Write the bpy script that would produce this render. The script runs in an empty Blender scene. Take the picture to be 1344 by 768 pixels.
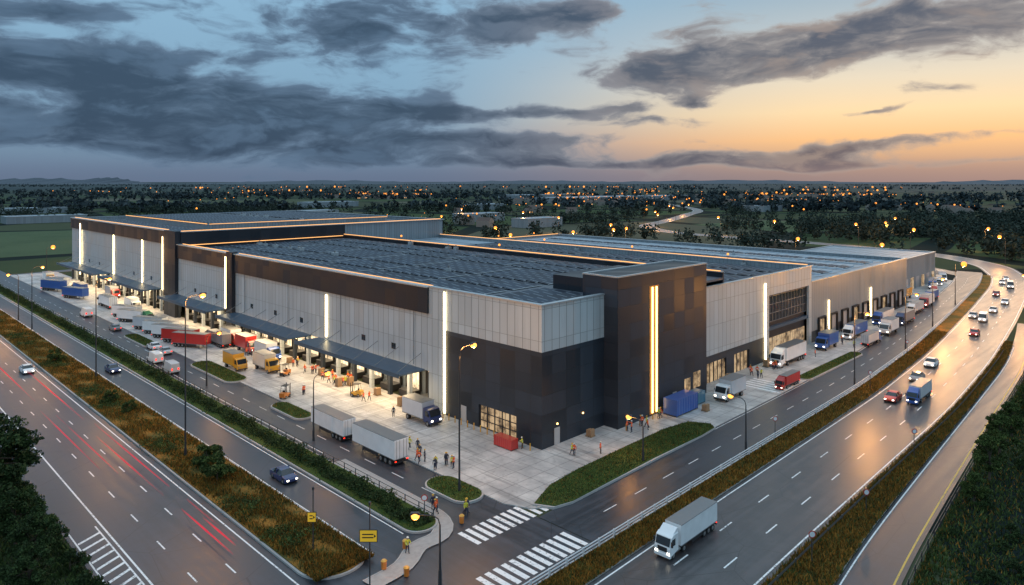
import bpy, bmesh, math, random
import numpy as np
from mathutils import Vector, Matrix
random.seed(7); rng=np.random.default_rng(7)
S=math.sqrt(0.5)
scn=bpy.context.scene
scn.view_settings.view_transform='Standard'; scn.view_settings.look='None'; scn.view_settings.exposure=0
COL=scn.collection
# ------------------------------------------------------------------ node helper
class NT:
    def __init__(s,tree): s.t=tree; s.n=tree.nodes; s.l=tree.links
    def new(s,typ,**kw):
        n=s.n.new(typ)
        for k,v in kw.items(): setattr(n,k,v)
        return n
    def put(s,sock,val):
        if isinstance(val,bpy.types.NodeSocket): s.l.new(val,sock)
        elif isinstance(val,(tuple,list)):
            sock.default_value=tuple(val)+((1,) if len(sock.default_value)==4 and len(val)==3 else ())
        else: sock.default_value=val
    def m(s,op,a,b=None,c=None,clamp=False):
        n=s.new('ShaderNodeMath',operation=op,use_clamp=clamp)
        s.put(n.inputs[0],a)
        if b is not None: s.put(n.inputs[1],b)
        if c is not None: s.put(n.inputs[2],c)
        return n.outputs[0]
    def ss(s,x,a,b):
        n=s.new('ShaderNodeMapRange',interpolation_type='SMOOTHSTEP'); s.put(n.inputs[0],x)
        n.inputs[1].default_value=a; n.inputs[2].default_value=b; return n.outputs[0]
    def mix(s,f,a,b,blend='MIX'):
        n=s.new('ShaderNodeMix',data_type='RGBA',blend_type=blend)
        s.put(n.inputs[0],f); s.put(n.inputs[6],a); s.put(n.inputs[7],b); return n.outputs[2]
    def noise(s,vec,scale,detail=4,rough=.55,dist=0):
        n=s.new('ShaderNodeTexNoise'); s.put(n.inputs['Vector'],vec)
        n.inputs['Scale'].default_value=scale; n.inputs['Detail'].default_value=detail
        n.inputs['Roughness'].default_value=rough; n.inputs['Distortion'].default_value=dist
        return n.outputs[0]
    def comb(s,x,y,z):
        n=s.new('ShaderNodeCombineXYZ'); s.put(n.inputs[0],x); s.put(n.inputs[1],y); s.put(n.inputs[2],z); return n.outputs[0]
    def ramp(s,f,stops):
        n=s.new('ShaderNodeValToRGB'); s.put(n.inputs[0],f)
        e=n.color_ramp.elements
        while len(e)<len(stops): e.new(0.5)
        for i,(p,c) in enumerate(stops): e[i].position=p; e[i].color=tuple(c)+(1,)
        return n.outputs[0]
def newmat(name):
    m=bpy.data.materials.new(name); m.use_nodes=True; t=NT(m.node_tree)
    b=m.node_tree.nodes['Principled BSDF']
    return m,t,b
def pos(t):
    g=t.new('ShaderNodeNewGeometry'); return g.outputs['Position']
def sep(t,v):
    n=t.new('ShaderNodeSeparateXYZ'); t.put(n.inputs[0],v); return n.outputs
def objc(t): return t.new('ShaderNodeTexCoord').outputs['Object']
def bump(t,b,h,strength=.3,dist=.05):
    n=t.new('ShaderNodeBump'); n.inputs['Strength'].default_value=strength; n.inputs['Distance'].default_value=dist
    t.put(n.inputs['Height'],h); t.l.new(n.outputs[0],b.inputs['Normal'])
def sc(c,k): return tuple(x*k for x in c)
def nosample(m): m.cycles.emission_sampling='NONE'; return m
def simple(name,col,rough=.5,metal=0,var=.15,scale=1.5,emis=None,es=0,coat=0):
    m,t,b=newmat(name)
    n=t.noise(objc(t),scale,4)
    t.put(b.inputs['Base Color'],t.mix(n,sc(col,1-var),sc(col,1+var)))
    t.put(b.inputs['Roughness'],t.m('MULTIPLY_ADD',n,.2,rough-.1)); b.inputs['Metallic'].default_value=metal
    if coat: b.inputs['Coat Weight'].default_value=coat
    if emis: t.put(b.inputs['Emission Color'],emis); b.inputs['Emission Strength'].default_value=es; nosample(m)
    return m
def emit(name,col,s,ns=True):
    m,t,b=newmat(name); t.put(b.inputs['Base Color'],sc(col,.6)); t.put(b.inputs['Emission Color'],col)
    b.inputs['Emission Strength'].default_value=s
    if ns: nosample(m)
    return m
# ---------------- surface materials
def asphalt(name,axis,base=(.052,.050,.060),r0=.18):
    m,t,b=newmat(name); p=pos(t); x,y,z=sep(t,p)
    if axis=='y': st=t.comb(x,t.m('MULTIPLY',y,.03),0)
    else: st=t.comb(t.m('MULTIPLY',x,.03),y,0)
    n1=t.noise(st,1.3,5,.6); n2=t.noise(p,.06,4); n3=t.noise(p,14,2); n4=t.noise(p,.5,5,.65)
    f=t.m('ADD',t.m('MULTIPLY',n1,.6),t.m('MULTIPLY',n4,.4))
    c=t.mix(t.ss(f,.38,.64),sc(base,.5),sc(base,1.5))
    c=t.mix(t.m('MULTIPLY',n3,.35),c,sc(base,1.9))
    c=t.mix(t.m('MULTIPLY',t.ss(n2,.45,.65),.5),c,(base[0]*1.15,base[1]*1.05,base[2]*1.0))
    v=t.new('ShaderNodeTexVoronoi',feature='DISTANCE_TO_EDGE'); t.put(v.inputs['Vector'],t.mix(.12,p,t.new('ShaderNodeTexNoise').outputs[1])); v.inputs['Scale'].default_value=.11
    cr=t.m('LESS_THAN',v.outputs[0],.0035)
    c=t.mix(t.m('MULTIPLY',cr,.6),c,sc(base,.35))
    t.put(b.inputs['Base Color'],c)
    t.put(b.inputs['Roughness'],t.m('MULTIPLY_ADD',f,.5,r0)); b.inputs['Specular IOR Level'].default_value=.5
    bump(t,b,n3,.35,.02); return m
A_Y=asphalt('asphalt_left','y',(.032,.037,.048)); A_X=asphalt('asphalt_right','x',(.048,.046,.050),.13); A_P=asphalt('asphalt_plain','x',(.028,.034,.045))
def concrete():
    m,t,b=newmat('yard_concrete'); p=pos(t); x,y,z=sep(t,p)
    def seam(c,k,w):
        f=t.m('FRACT',t.m('DIVIDE',t.m('ADD',c,500.),k)); return t.m('LESS_THAN',f,w/k)
    s=t.m('MAXIMUM',seam(x,2.5,.08),seam(y,2.5,.08))
    wn=t.new('ShaderNodeTexWhiteNoise'); t.put(wn.inputs['Vector'],t.comb(t.m('FLOOR',t.m('DIVIDE',t.m('ADD',x,500.),2.5)),t.m('FLOOR',t.m('DIVIDE',t.m('ADD',y,500.),2.5)),0))
    n=t.noise(p,.22,6,.62); n2=t.noise(p,2.2,5,.6)
    c=t.mix(t.ss(n,.35,.66),(.33,.33,.33),(.58,.57,.55))
    c=t.mix(t.m('MULTIPLY',wn.outputs[0],.35),c,(.38,.38,.38))
    c=t.mix(t.m('MULTIPLY',t.ss(n2,.55,.72),.5),c,(.20,.20,.20))
    tr=t.noise(t.comb(x,t.m('MULTIPLY',y,.08),0),.9,4)
    c=t.mix(t.m('MULTIPLY',t.ss(tr,.54,.66),.5),c,(.15,.15,.15))
    c=t.mix(t.m('MULTIPLY',s,.75),c,(.12,.12,.12))
    t.put(b.inputs['Base Color'],c); t.put(b.inputs['Roughness'],t.m('MULTIPLY_ADD',n2,.4,.35))
    return m
CONC=concrete()
KERB=simple('kerb_stone',(.38,.37,.36),.8,0,.25,.8)
def paintm(name,col):
    m,t,b=newmat(name); p=pos(t); n=t.noise(p,3,6,.7); n2=t.noise(p,.3,3)
    c=t.mix(t.ss(t.m('ADD',n,t.m('MULTIPLY',n2,.3)),.66,.85),col,(.12,.12,.12))
    t.put(b.inputs['Base Color'],c); b.inputs['Roughness'].default_value=.55; return m
WPAINT=paintm('road_paint_white',(.8,.8,.8)); YPAINT=paintm('road_paint_yellow',(.65,.42,.06))
def grassm(name,a,b_,c_,scale=.25):
    m,t,b=newmat(name); p=pos(t)
    n=t.noise(p,scale,6,.65); n2=t.noise(p,3.5,5,.7)
    c=t.mix(t.ss(n,.38,.62),a,b_); c=t.mix(t.ss(n2,.45,.7),c,c_)
    t.put(b.inputs['Base Color'],c); b.inputs['Roughness'].default_value=.95; b.inputs['Specular IOR Level'].default_value=.15
    bump(t,b,n2,.9,.25); return m
G_AUT=grassm('autumn_grass_lamplit',(.34,.16,.03),(.11,.10,.028),(.06,.045,.016))  # autumn tones, with the orange brightened to paint in lamplight
G_GREEN=grassm('lawn_grass',(.05,.095,.02),(.085,.115,.028),(.03,.045,.012))
G_FIELD=grassm('meadow',(.065,.095,.045),(.085,.115,.055),(.045,.070,.04),.02)
def leafm(name,cols,k=.6):
    m,t,b=newmat(name); g=t.new('ShaderNodeNewGeometry')
    r=t.ramp(g.outputs['Random Per Island'],[(i/(len(cols)-1),c) for i,c in enumerate(cols)])
    n=t.noise(objc(t),.9,2)
    c=t.mix(t.ss(n,.35,.65),t.mix(k,r,(.01,.015,.008)),r)
    t.put(b.inputs['Base Color'],c); b.inputs['Roughness'].default_value=.8; b.inputs['Specular IOR Level'].default_value=.15
    return m
L_DARK=leafm('leaves_dark',[(.022,.045,.015),(.038,.068,.022),(.065,.10,.03)])
L_MID=leafm('leaves_mid',[(.035,.06,.018),(.06,.10,.026),(.11,.14,.04)],.5)
L_AUT=leafm('leaves_autumn',[(.07,.05,.012),(.26,.12,.022),(.40,.18,.03),(.10,.10,.02)],.35)
L_FAR=leafm('leaves_far_hazed',[(.018,.034,.030),(.030,.048,.040),(.050,.066,.050)],.5)  # dark bluish tint puts aerial haze into the leaf colour
L_FAR2=leafm('leaves_very_far_hazed',[(.026,.042,.050),(.034,.050,.058),(.044,.060,.066)],.2)  # bluer again, more distance haze painted into the foliage
BARK=simple('bark',(.07,.055,.04),.9,0,.3,6)
def groundm():
    m,t,b=newmat('fields'); p=pos(t); x,y,z=sep(t,p)
    w=t.noise(p,.004,3); pw=t.mix(.03,p,t.comb(t.m('MULTIPLY',w,900.),t.m('MULTIPLY',w,-700.),0))
    v=t.new('ShaderNodeTexVoronoi'); t.put(v.inputs['Vector'],pw); v.inputs['Scale'].default_value=.0055
    r=t.new('ShaderNodeSeparateColor'); t.l.new(v.outputs['Color'],r.inputs[0])
    c=t.ramp(r.outputs[0],[(0,(.030,.052,.028)),(.3,(.060,.095,.040)),(.5,(.038,.050,.030)),(.62,(.105,.125,.070)),(.8,(.045,.056,.034)),(1,(.14,.135,.10))])
    n=t.noise(p,.03,6,.6); c=t.mix(t.m('MULTIPLY',n,.5),c,(.03,.038,.026))
    n2=t.noise(p,1.2,6,.7); c=t.mix(t.m('MULTIPLY',t.ss(n2,.45,.65),.4),c,(.075,.080,.045))
    e=t.new('ShaderNodeTexVoronoi',feature='DISTANCE_TO_EDGE'); t.put(e.inputs['Vector'],pw); e.inputs['Scale'].default_value=.0055
    c=t.mix(t.m('LESS_THAN',e.outputs[0],.04),c,(.012,.020,.018))
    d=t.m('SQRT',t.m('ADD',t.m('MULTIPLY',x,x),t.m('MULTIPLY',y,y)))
    c=t.mix(t.m('MULTIPLY',t.ss(d,500,4500),.65),c,(.055,.075,.095))  # aerial haze painted into the base colour, bluer with distance from site
    t.put(b.inputs['Base Color'],c); b.inputs['Roughness'].default_value=1; b.inputs['Specular IOR Level'].default_value=.05
    return m
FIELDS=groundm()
def clad(name,col,pw=1.5,ph=3.1,rough=.45,metal=.25,var=.1,seamdark=.45,sw=.06):
    m,t,b=newmat(name); p=pos(t); x,y,z=sep(t,p); s=t.m('ADD',t.m('ADD',x,y),1000.)
    fs=t.m('FRACT',t.m('DIVIDE',s,pw)); fz=t.m('FRACT',t.m('DIVIDE',t.m('ADD',z,50.),ph))
    seam=t.m('MAXIMUM',t.m('LESS_THAN',fs,sw/pw),t.m('LESS_THAN',fz,.06/ph))
    wn=t.new('ShaderNodeTexWhiteNoise'); t.put(wn.inputs['Vector'],t.comb(t.m('FLOOR',t.m('DIVIDE',s,pw)),t.m('FLOOR',t.m('DIVIDE',t.m('ADD',z,50.),ph)),0))
    n=t.noise(t.comb(x,y,t.m('MULTIPLY',z,.15)),.7,5,.6)
    c=t.mix(wn.outputs[0],sc(col,1-var),sc(col,1+var)); c=t.mix(t.m('MULTIPLY',t.ss(n,.45,.75),.3),c,sc(col,.62))
    c=t.mix(t.m('MULTIPLY',seam,seamdark+.2),c,sc(col,.25))
    t.put(b.inputs['Base Color'],c); b.inputs['Metallic'].default_value=metal
    t.put(b.inputs['Roughness'],t.m('MULTIPLY_ADD',wn.outputs[0],.2,rough-.1))
    bump(t,b,t.m('SUBTRACT',1.,seam),.6,.04); return m
C_LIGHT=clad('cladding_light',(.44,.50,.53),1.5,4.3,.5,.1,.08,.45,.12); C_DARK=clad('cladding_dark',(.020,.030,.044),3.0,2.6,.5,.05,.3,.5,.07)
C_BLACK=clad('cladding_black',(.009,.014,.023),3.0,4.0,.5,.05,.2); C_GREY=clad('cladding_grey',(.23,.27,.30),1.0,50.,.45,.1,.1,.45,.1)
ROOF_D=clad('roof_dark',(.085,.10,.125),2.0,99,.6,.0); 
def roofl():
    m,t,b=newmat('roof_light'); p=pos(t); x,y,z=sep(t,p)
    fy=t.m('FRACT',t.m('DIVIDE',t.m('ADD',y,500.),2.6)); se=t.m('LESS_THAN',fy,.16)
    fx=t.m('FRACT',t.m('DIVIDE',t.m('ADD',x,500.),8.5)); st=t.m('LESS_THAN',fx,.12)
    n=t.noise(p,.12,5); c=t.mix(n,(.17,.23,.29),(.32,.39,.45)); c=t.mix(t.m('MULTIPLY',se,.8),c,(.05,.065,.09)); c=t.mix(t.m('MULTIPLY',st,.8),c,(.04,.05,.07))
    t.put(b.inputs['Base Color'],c); b.inputs['Metallic'].default_value=.1; b.inputs['Roughness'].default_value=.45; return m
ROOF_L=roofl()
COPING=simple('coping_metal',(.42,.45,.47),.4,.4,.1)
CANOPY=simple('canopy_metal',(.07,.12,.18),.4,.4,.15)
STEEL=simple('galvanised_steel',(.22,.23,.24),.45,.7,.15); POLE=simple('pole_steel',(.06,.062,.068),.5,.5,.15)
GLASS=simple('dark_glass',(.02,.025,.03),.12,0,.3,.4,coat=.5)
def litglass(name,col,s,k=1.2):
    m,t,b=newmat(name); p=pos(t); n=t.noise(p,k,4,.7); x,y,z=sep(t,p)
    f=t.m('FRACT',t.m('DIVIDE',t.m('ADD',t.m('ADD',x,y),900.),1.1))
    w=t.m('MULTIPLY',t.m('GREATER_THAN',f,.09),t.ss(n,.3,.62))
    t.put(b.inputs['Base Color'],(.03,.03,.03)); b.inputs['Roughness'].default_value=.2
    t.put(b.inputs['Emission Color'],t.mix(n,col,(1,.8,.5))); t.put(b.inputs['Emission Strength'],t.m('MULTIPLY_ADD',w,s,s*.06)); return nosample(m)
LITG=litglass('lit_glazing',(1,.55,.22),.55,.5); LITD=litglass('lit_dock_interior',(1,.66,.34),2.0,.5)
LED_W=emit('led_warm_white',(1,.74,.38),9.,False); LED_G=emit('led_gold',(1,.56,.18),7,False); LED_E=emit('led_roof_edge',(1,.46,.14),1.7); LED_C=emit('canopy_tube_light',(1,.75,.42),6.)
LAMP_E=emit('sodium_lamp',(1,.40,.07),2.6); LAMP_F=emit('far_sodium_lamp',(1,.30,.035),2.3)
TOWN=emit('town_light',(1,.33,.045),1.7); HEADL=emit('headlight_lens',(1,.92,.75),8); TAILL=emit('taillight_lens',(1,.03,.01),3)
RUBBER=simple('rubber',(.02,.02,.02),.85,0,.2,8); HUB=simple('wheel_hub',(.3,.3,.3),.4,.7)
CHAS=simple('chassis_black',(.03,.03,.033),.6,.2)
PC={}
def pcol(k):
    D={'white':(.75,.78,.80),'blue':(.03,.10,.36),'red':(.45,.03,.025),'yellow':(.62,.32,.03),'silver':(.50,.54,.58),'black':(.02,.022,.027),'navy':(.02,.035,.12),'green':(.05,.2,.10),'grey':(.2,.21,.23),'orange':(.6,.2,.03),'cream':(.6,.58,.52),'teal':(.05,.17,.25)}
    if k not in PC: PC[k]=simple('paint_'+k,D[k],.35,.05,.16,.6,coat=.4)
    return PC[k]
# ------------------------------------------------------------------ mesh builder
class MB:
    def __init__(s): s.v=[]; s.f=[]; s.m=[]; s.mats=[]
    def mi(s,mat):
        if mat not in s.mats: s.mats.append(mat)
        return s.mats.index(mat)
    def face(s,pts,mat):
        b=len(s.v); s.v+= [tuple(p) for p in pts]; s.f.append(tuple(range(b,b+len(pts)))); s.m.append(s.mi(mat))
    def box(s,x0,x1,y0,y1,z0,z1,mat,top=None):
        b=len(s.v); k=s.mi(mat); kt=s.mi(top) if top else k
        s.v+=[(x0,y0,z0),(x1,y0,z0),(x1,y1,z0),(x0,y1,z0),(x0,y0,z1),(x1,y0,z1),(x1,y1,z1),(x0,y1,z1)]
        for q,kk in (((0,3,2,1),k),((4,5,6,7),kt),((0,1,5,4),k),((1,2,6,5),k),((2,3,7,6),k),((3,0,4,7),k)):
            s.f.append(tuple(b+i for i in q)); s.m.append(kk)
    def prism(s,prof,y0,y1,mat):
        n=len(prof); b=len(s.v); k=s.mi(mat)
        s.v+=[(x,y0,z) for x,z in prof]+[(x,y1,z) for x,z in prof]
        s.f.append(tuple(b+i for i in range(n))); s.f.append(tuple(b+n+i for i in reversed(range(n)))); s.m+=[k,k]
        for i in range(n):
            j=(i+1)%n; s.f.append((b+j,b+i,b+n+i,b+n+j)); s.m.append(k)
    def slab(s,poly,z0,z1,side,top):
        n=len(poly); b=len(s.v)
        s.v+=[(x,y,z0) for x,y in poly]+[(x,y,z1) for x,y in poly]
        s.f.append(tuple(b+n+i for i in range(n))); s.m.append(s.mi(top))
        for i in range(n):
            j=(i+1)%n; s.f.append((b+i,b+j,b+n+j,b+n+i)); s.m.append(s.mi(side))
    def cyl(s,p0,p1,r0,r1,n,mat,cap=True):
        p0=Vector(p0); p1=Vector(p1); d=(p1-p0).normalized(); a=d.orthogonal().normalized(); c=d.cross(a); b=len(s.v); k=s.mi(mat)
        for P,r in ((p0,r0),(p1,r1)):
            for i in range(n):
                t=2*math.pi*i/n; s.v.append(tuple(P+r*(math.cos(t)*a+math.sin(t)*c)))
        for i in range(n):
            j=(i+1)%n; s.f.append((b+i,b+j,b+n+j,b+n+i)); s.m.append(k)
        if cap: s.f.append(tuple(b+i for i in reversed(range(n)))); s.f.append(tuple(b+n+i for i in range(n))); s.m+=[k,k]
    def ball(s,c,r,mat,seg=8,ring=6,sz=1,half=False):
        b=len(s.v); k=s.mi(mat)
        for i in range(ring+1):
            ph=(math.pi/(2 if half else 1))*i/ring
            for j in range(seg):
                th=2*math.pi*j/seg; s.v.append((c[0]+r*math.sin(ph)*math.cos(th),c[1]+r*math.sin(ph)*math.sin(th),c[2]+r*sz*math.cos(ph)))
        for i in range(ring):
            for j in range(seg):
                q=(j+1)%seg; s.f.append((b+i*seg+j,b+(i+1)*seg+j,b+(i+1)*seg+q,b+i*seg+q)); s.m.append(k)
    def mesh(s,name):
        me=bpy.data.meshes.new(name); me.from_pydata(s.v,[],s.f)
        for m in s.mats: me.materials.append(m)
        me.polygons.foreach_set('material_index',s.m); me.update(); return me
    def obj(s,name,loc=(0,0,0),rz=0,parent=None,bevel=0):
        return place(s.mesh(name),name,loc,rz,parent,bevel)
def place(me,name,loc=(0,0,0),rz=0,parent=None,bevel=0,scale=1):
    o=bpy.data.objects.new(name,me); COL.objects.link(o); o.location=loc; o.rotation_euler=(0,0,rz); o.scale=(scale,)*3
    if parent: o.parent=parent
    if bevel:
        b=o.modifiers.new('bevel','BEVEL'); b.width=bevel; b.segments=2; b.limit_method='ANGLE'
    return o
def empty(name,loc=(0,0,0),rz=0):
    o=bpy.data.objects.new(name,None); COL.objects.link(o); o.location=loc; o.rotation_euler=(0,0,rz); return o
def quads(name,P,mats,mi=None):
    n=len(P); me=bpy.data.meshes.new(name); me.vertices.add(n*4); me.loops.add(n*4); me.polygons.add(n)
    me.vertices.foreach_set('co',P.reshape(-1).astype(np.float32)); me.loops.foreach_set('vertex_index',np.arange(n*4,dtype=np.int32))
    me.polygons.foreach_set('loop_start',np.arange(0,n*4,4,dtype=np.int32)); me.polygons.foreach_set('loop_total',np.full(n,4,dtype=np.int32))
    for m in mats: me.materials.append(m)
    if mi is not None: me.polygons.foreach_set('material_index',mi.astype(np.int32))
    me.update(calc_edges=True); return me
def leafquads(C,size):
    n=len(C); a=rng.normal(size=(n,3)); a/=np.linalg.norm(a,axis=1)[:,None]; r=rng.normal(size=(n,3)); b=np.cross(a,r); b/=np.linalg.norm(b,axis=1)[:,None]
    if np.ndim(size)==0: size=np.full(n,size)
    s=(size*(.6+.8*rng.random(n)))[:,None]; a=a*s; b=b*s*.7
    return np.stack([C-a,C-b*.8,C+a,C+b*.8],1)
def blades(C,h,w):
    n=len(C); t=rng.random(n)*2*math.pi; d=np.stack([np.cos(t),np.sin(t),np.zeros(n)],1)*(w*(.5+rng.random(n)))[:,None]
    lean=rng.normal(size=(n,3))*h*.35; lean[:,2]=h*(.4+.8*rng.random(n))
    return np.stack([C-d,C+d,C+lean+d*.3,C+lean-d*.3],1)
# ------------------------------------------------------------------ right-hand road curves v=f(u)
def curve(us,vs):
    x=np.arange(-140,320,2.0); y=np.interp(x,us,vs); k=np.exp(-(np.arange(-12,13)/6.)**2); k/=k.sum()
    yp=np.pad(y,12,mode='reflect',reflect_type='odd'); y=np.convolve(yp,k,'valid'); return lambda u: float(np.interp(u,x,y))
fF=curve([-140,0,60,100,150,218,250,300],[-24,-20.6,-19.8,-17.5,-12.8,-5.5,0,12])
fHL=curve([-140,0,60,100,150,218,250,300],[-27,-23.6,-22.8,-20.5,-15.8,-8.5,-2.8,9.5])
fHR=curve([-140,0,60,100,150,218,250,300],[-38,-35,-34.3,-32,-27.4,-20,-14.3,-2])
fSL=curve([-140,-60,0,27,53,98,130,300],[-56,-46.5,-39,-37.6,-36.4,-34.2,-30.5,-5])
fSR=curve([-140,-60,0,27,53,98,130,160,300],[-61,-51.5,-43.6,-41.8,-40.2,-37.6,-33.6,-28,-6])
def between(mb,fa,fb,u0,u1,z,mat,step=4,side=None,z0=None):
    us=np.arange(u0,u1+.01,step)
    for a,b in zip(us[:-1],us[1:]):
        mb.face([(a,fb(a),z),(b,fb(b),z),(b,fa(b),z),(a,fa(a),z)],mat)
        if side:
            mb.face([(a,fb(a),z0),(b,fb(b),z0),(b,fb(b),z),(a,fb(a),z)],side); mb.face([(b,fa(b),z0),(a,fa(a),z0),(a,fa(a),z),(b,fa(b),z)],side)
    if side:
        for u in (u0,us[-1]): mb.face([(u,fb(u),z0),(u,fb(u),z),(u,fa(u),z),(u,fa(u),z0)],side)
# ------------------------------------------------------------------ ground & roads
g=MB(); R=30000
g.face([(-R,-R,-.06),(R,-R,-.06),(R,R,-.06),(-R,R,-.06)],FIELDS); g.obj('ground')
g=MB(); g.face([(-20,345,-.03),(75,335,-.03),(110,520,-.03),(-15,560,-.03)],G_FIELD); g.face([(130,560,-.03),(230,520,-.03),(300,700,-.03),(170,760,-.03)],G_FIELD); g.face([(420,150,-.03),(520,120,-.03),(560,230,-.03),(450,245,-.03)],G_FIELD); g.obj('meadow')
r=MB(); r.face([(-51,-20.9,0),(-14,-20.9,0),(-14,1100,0),(-51,1100,0)],A_Y); r.obj('left_road')
r=MB(); between(r,fHL,fHR,-136,250,.004,A_X); r.obj('highway')
r=MB(); between(r,lambda u:fF(u)+8.6,lambda u:fF(u),-13.9,262,.0,A_P); r.obj('access_road')
r=MB(); between(r,fSL,fSR,-136,150,.012,A_P); r.obj('slip_road')
def catmull(pts,step=6):
    out=[]; P=[Vector(p) for p in pts]; P=[2*P[0]-P[1]]+P+[2*P[-1]-P[-2]]
    for i in range(1,len(P)-2):
        n=max(2,int((P[i+1]-P[i]).length/step))
        for k in range(n):
            t=k/n; a,b,c,d=P[i-1],P[i],P[i+1],P[i+2]
            out.append(.5*((2*b)+(-a+c)*t+(2*a-5*b+4*c-d)*t*t+(-a+3*b-3*c+d)*t**3))
    out.append(P[-2]); return out
def ribbon(mb,path,o0,o1,z,mat):
    L=[]
    for i,p in enumerate(path):
        d=(path[min(i+1,len(path)-1)]-path[max(i-1,0)]).normalized(); n=Vector((-d.y,d.x)); L.append((p+n*o0,p+n*o1))
    for (a,b),(c,d) in zip(L[:-1],L[1:]): mb.face([(a.x,a.y,z),(c.x,c.y,z),(d.x,d.y,z),(b.x,b.y,z)],mat)
ring=catmull([(244,-9.3),(262,-4.5),(292,8),(325,40),(345,100),(352,160),(366,213),(410,262),(486,292),(600,340),(740,412),(1000,640),(1500,1000)])
A_R=asphalt('asphalt_lamplit','x',(.13,.12,.12))  # paler copy of the asphalt, lamplight on the road put into its colour
r=MB(); ribbon(r,ring,-6.2,6.2,.016,A_R); r.obj('ring_road')
r=MB(); ribbon(r,catmull([(-14,262),(60,268),(170,255),(250,190),(280,120),(270,40),(240,0)]),-3.5,3.5,.02,A_P); r.obj('perimeter_road')
r=MB()
for o in (-5.4,5.4): ribbon(r,ring,o-.15,o+.15,.022,WPAINT)
r.obj('ring_road_markings')
# yard
def stadium(u0,u1,v0,v1,ins=0,n=8):
    u0+=ins;u1-=ins;v0+=ins;v1-=ins; out=[]; w=(u1-u0); h=(v1-v0); rad=min(w,h)/2*.98
    for cx,cy,a0 in ((u1-rad,v0+rad,-90),(u1-rad,v1-rad,0),(u0+rad,v1-rad,90),(u0+rad,v0+rad,180)):
        for i in range(n+1):
            a=math.radians(a0+90*i/n); out.append((cx+rad*math.cos(a),cy+rad*math.sin(a)))
    return out
y=MB()
y.slab([(-14.5,-7.5),(-13.2,-10.6),(-10.5,-12.0),(0.9,-12.0),(0.9,262),(-14.5,262)],-.05,.12,KERB,CONC)
y.obj('loading_yard')
y=MB(); between(y,lambda u:1.0,lambda u:fF(u)+8.4,.9,164,.116,CONC,3,KERB,-.05); y.obj('side_yard')
y=MB(); between(y,lambda u:fF(u)+24,lambda u:fF(u)+8.4,164.2,225,.112,CONC,3,KERB,-.05); y.obj('far_yard')
def island(name,poly_fn,grass,zt=.30,kz=.2):
    k=MB(); k.slab(poly_fn(0),-.02,kz,KERB,KERB); k.slab(poly_fn(.22),kz-.02,zt,grass,grass); k.obj(name)
def inpoly(P,poly):
    poly=np.array(poly); x,y=P[:,0],P[:,1]; ins=np.zeros(len(P),bool); j=len(poly)-1
    for i in range(len(poly)):
        c=((poly[i,1]>y)!=(poly[j,1]>y))&(x<(poly[j,0]-poly[i,0])*(y-poly[i,1])/(poly[j,1]-poly[i,1]+1e-9)+poly[i,0]); ins^=c; j=i
    return ins
def shrink(poly,ins):
    c=np.mean(poly,0); P=np.array(poly)-c; out=[]
    for p in P:
        L=np.linalg.norm(p); out.append(tuple(c+p*(max(L-ins,.1)/L)))
    return out
island('grass_median',lambda i:stadium(-37.6,-31,-7.5,1100,i),G_AUT)
island('hedge_verge',lambda i:stadium(-26,-22,-6.5,262,i),G_GREEN)
island('corner_island',lambda i:stadium(-18.2,-14.0,-5,3.2,i),G_GREEN,zt=.34,kz=.26)
isl=[(-17.4,-14.2,33.5,43.5),(-16.6,-12.4,60,79),(-17.6,-14.4,100,116)]
for q in isl: island('yard_island',lambda i,q=q:stadium(*q,i),G_GREEN,zt=.34,kz=.26)
Rpoly=[(-12.6,-10.2),(-11.5,-12.3),(-9,-12.9),(8,-12.6),(20,-12.5),(24,-12.2),(25,-11),(23.5,-8.2),(18,-7.3),(8,-7.2),(-2,-7.6),(-8,-8.3)]
island('roadside_island',lambda i:Rpoly if i==0 else shrink(Rpoly,.3),G_GREEN,zt=.36,kz=.26)
island('roadside_island',lambda i:stadium(58,86,-11.9,-9.2,i),G_GREEN,zt=.36,kz=.26)
v1=MB(); between(v1,lambda u:fF(u)+.15,lambda u:fHL(u)+.1,-30,250,.14,G_AUT,4,KERB,-.05); v1.obj('highway_verge')
v2=MB(); between(v2,lambda u:fHR(u)-.1,lambda u:fSL(u)+.1,-130,118,.14,G_AUT,4,KERB,-.05); v2.obj('highway_verge')
r=MB(); fp=catmull([(-21.2,16),(-21.3,0),(-21.8,-5.5),(-24,-8),(-27,-8.2),(-30,-10),(-34,-10.5)],1.0); ribbon(r,fp,-.9,.9,.10,simple('paving',(.33,.32,.31),.8,0,.3,2))
ribbon(r,fp,-1.05,-.9,.12,KERB); ribbon(r,fp,.9,1.05,.12,KERB); r.obj('footpath')
# markings
mk=MB()
def rect(u0,u1,v0,v1,z=.006,m=WPAINT): mk.face([(u0,v0,z),(u1,v0,z),(u1,v1,z),(u0,v1,z)],m)
rect(-38.5,-38.34,-20,1100); rect(-47.7,-47.52,-20,1100); rect(-30.75,-30.62,-6,1100); rect(-26.4,-26.27,-5,1100)
for k in range(-3,130):
    rect(-41.6,-41.45,k*8.,k*8.+2.2); rect(-44.7,-44.55,k*8.+1,k*8.+3.2)
for k in range(0,42): rect(-18.3,-18.18,k*6.,k*6.+2.4)
rect(-21.1,-21.0,20,262)
for k in range(9): 
    v=3+k*1.6; mk.face([(-50.4,v,.006),(-48.2,v+1.2,.006),(-48.2,v+1.6,.006),(-50.4,v+.4,.006)],WPAINT)
rect(-50.6,-50.45,1,19); rect(-48.2,-48.05,1,19)
for k in range(11): rect(-22.4+k*1.0,-21.85+k*1.0,-12.0,-8.9,.010)
for k in range(12): rect(-26.6+k*1.05,-26.0+k*1.05,-19.6,-16.3,.010)
for k in range(5): rect(47+k*1.3,47.7+k*1.3,-11.3,-4,.124)
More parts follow.
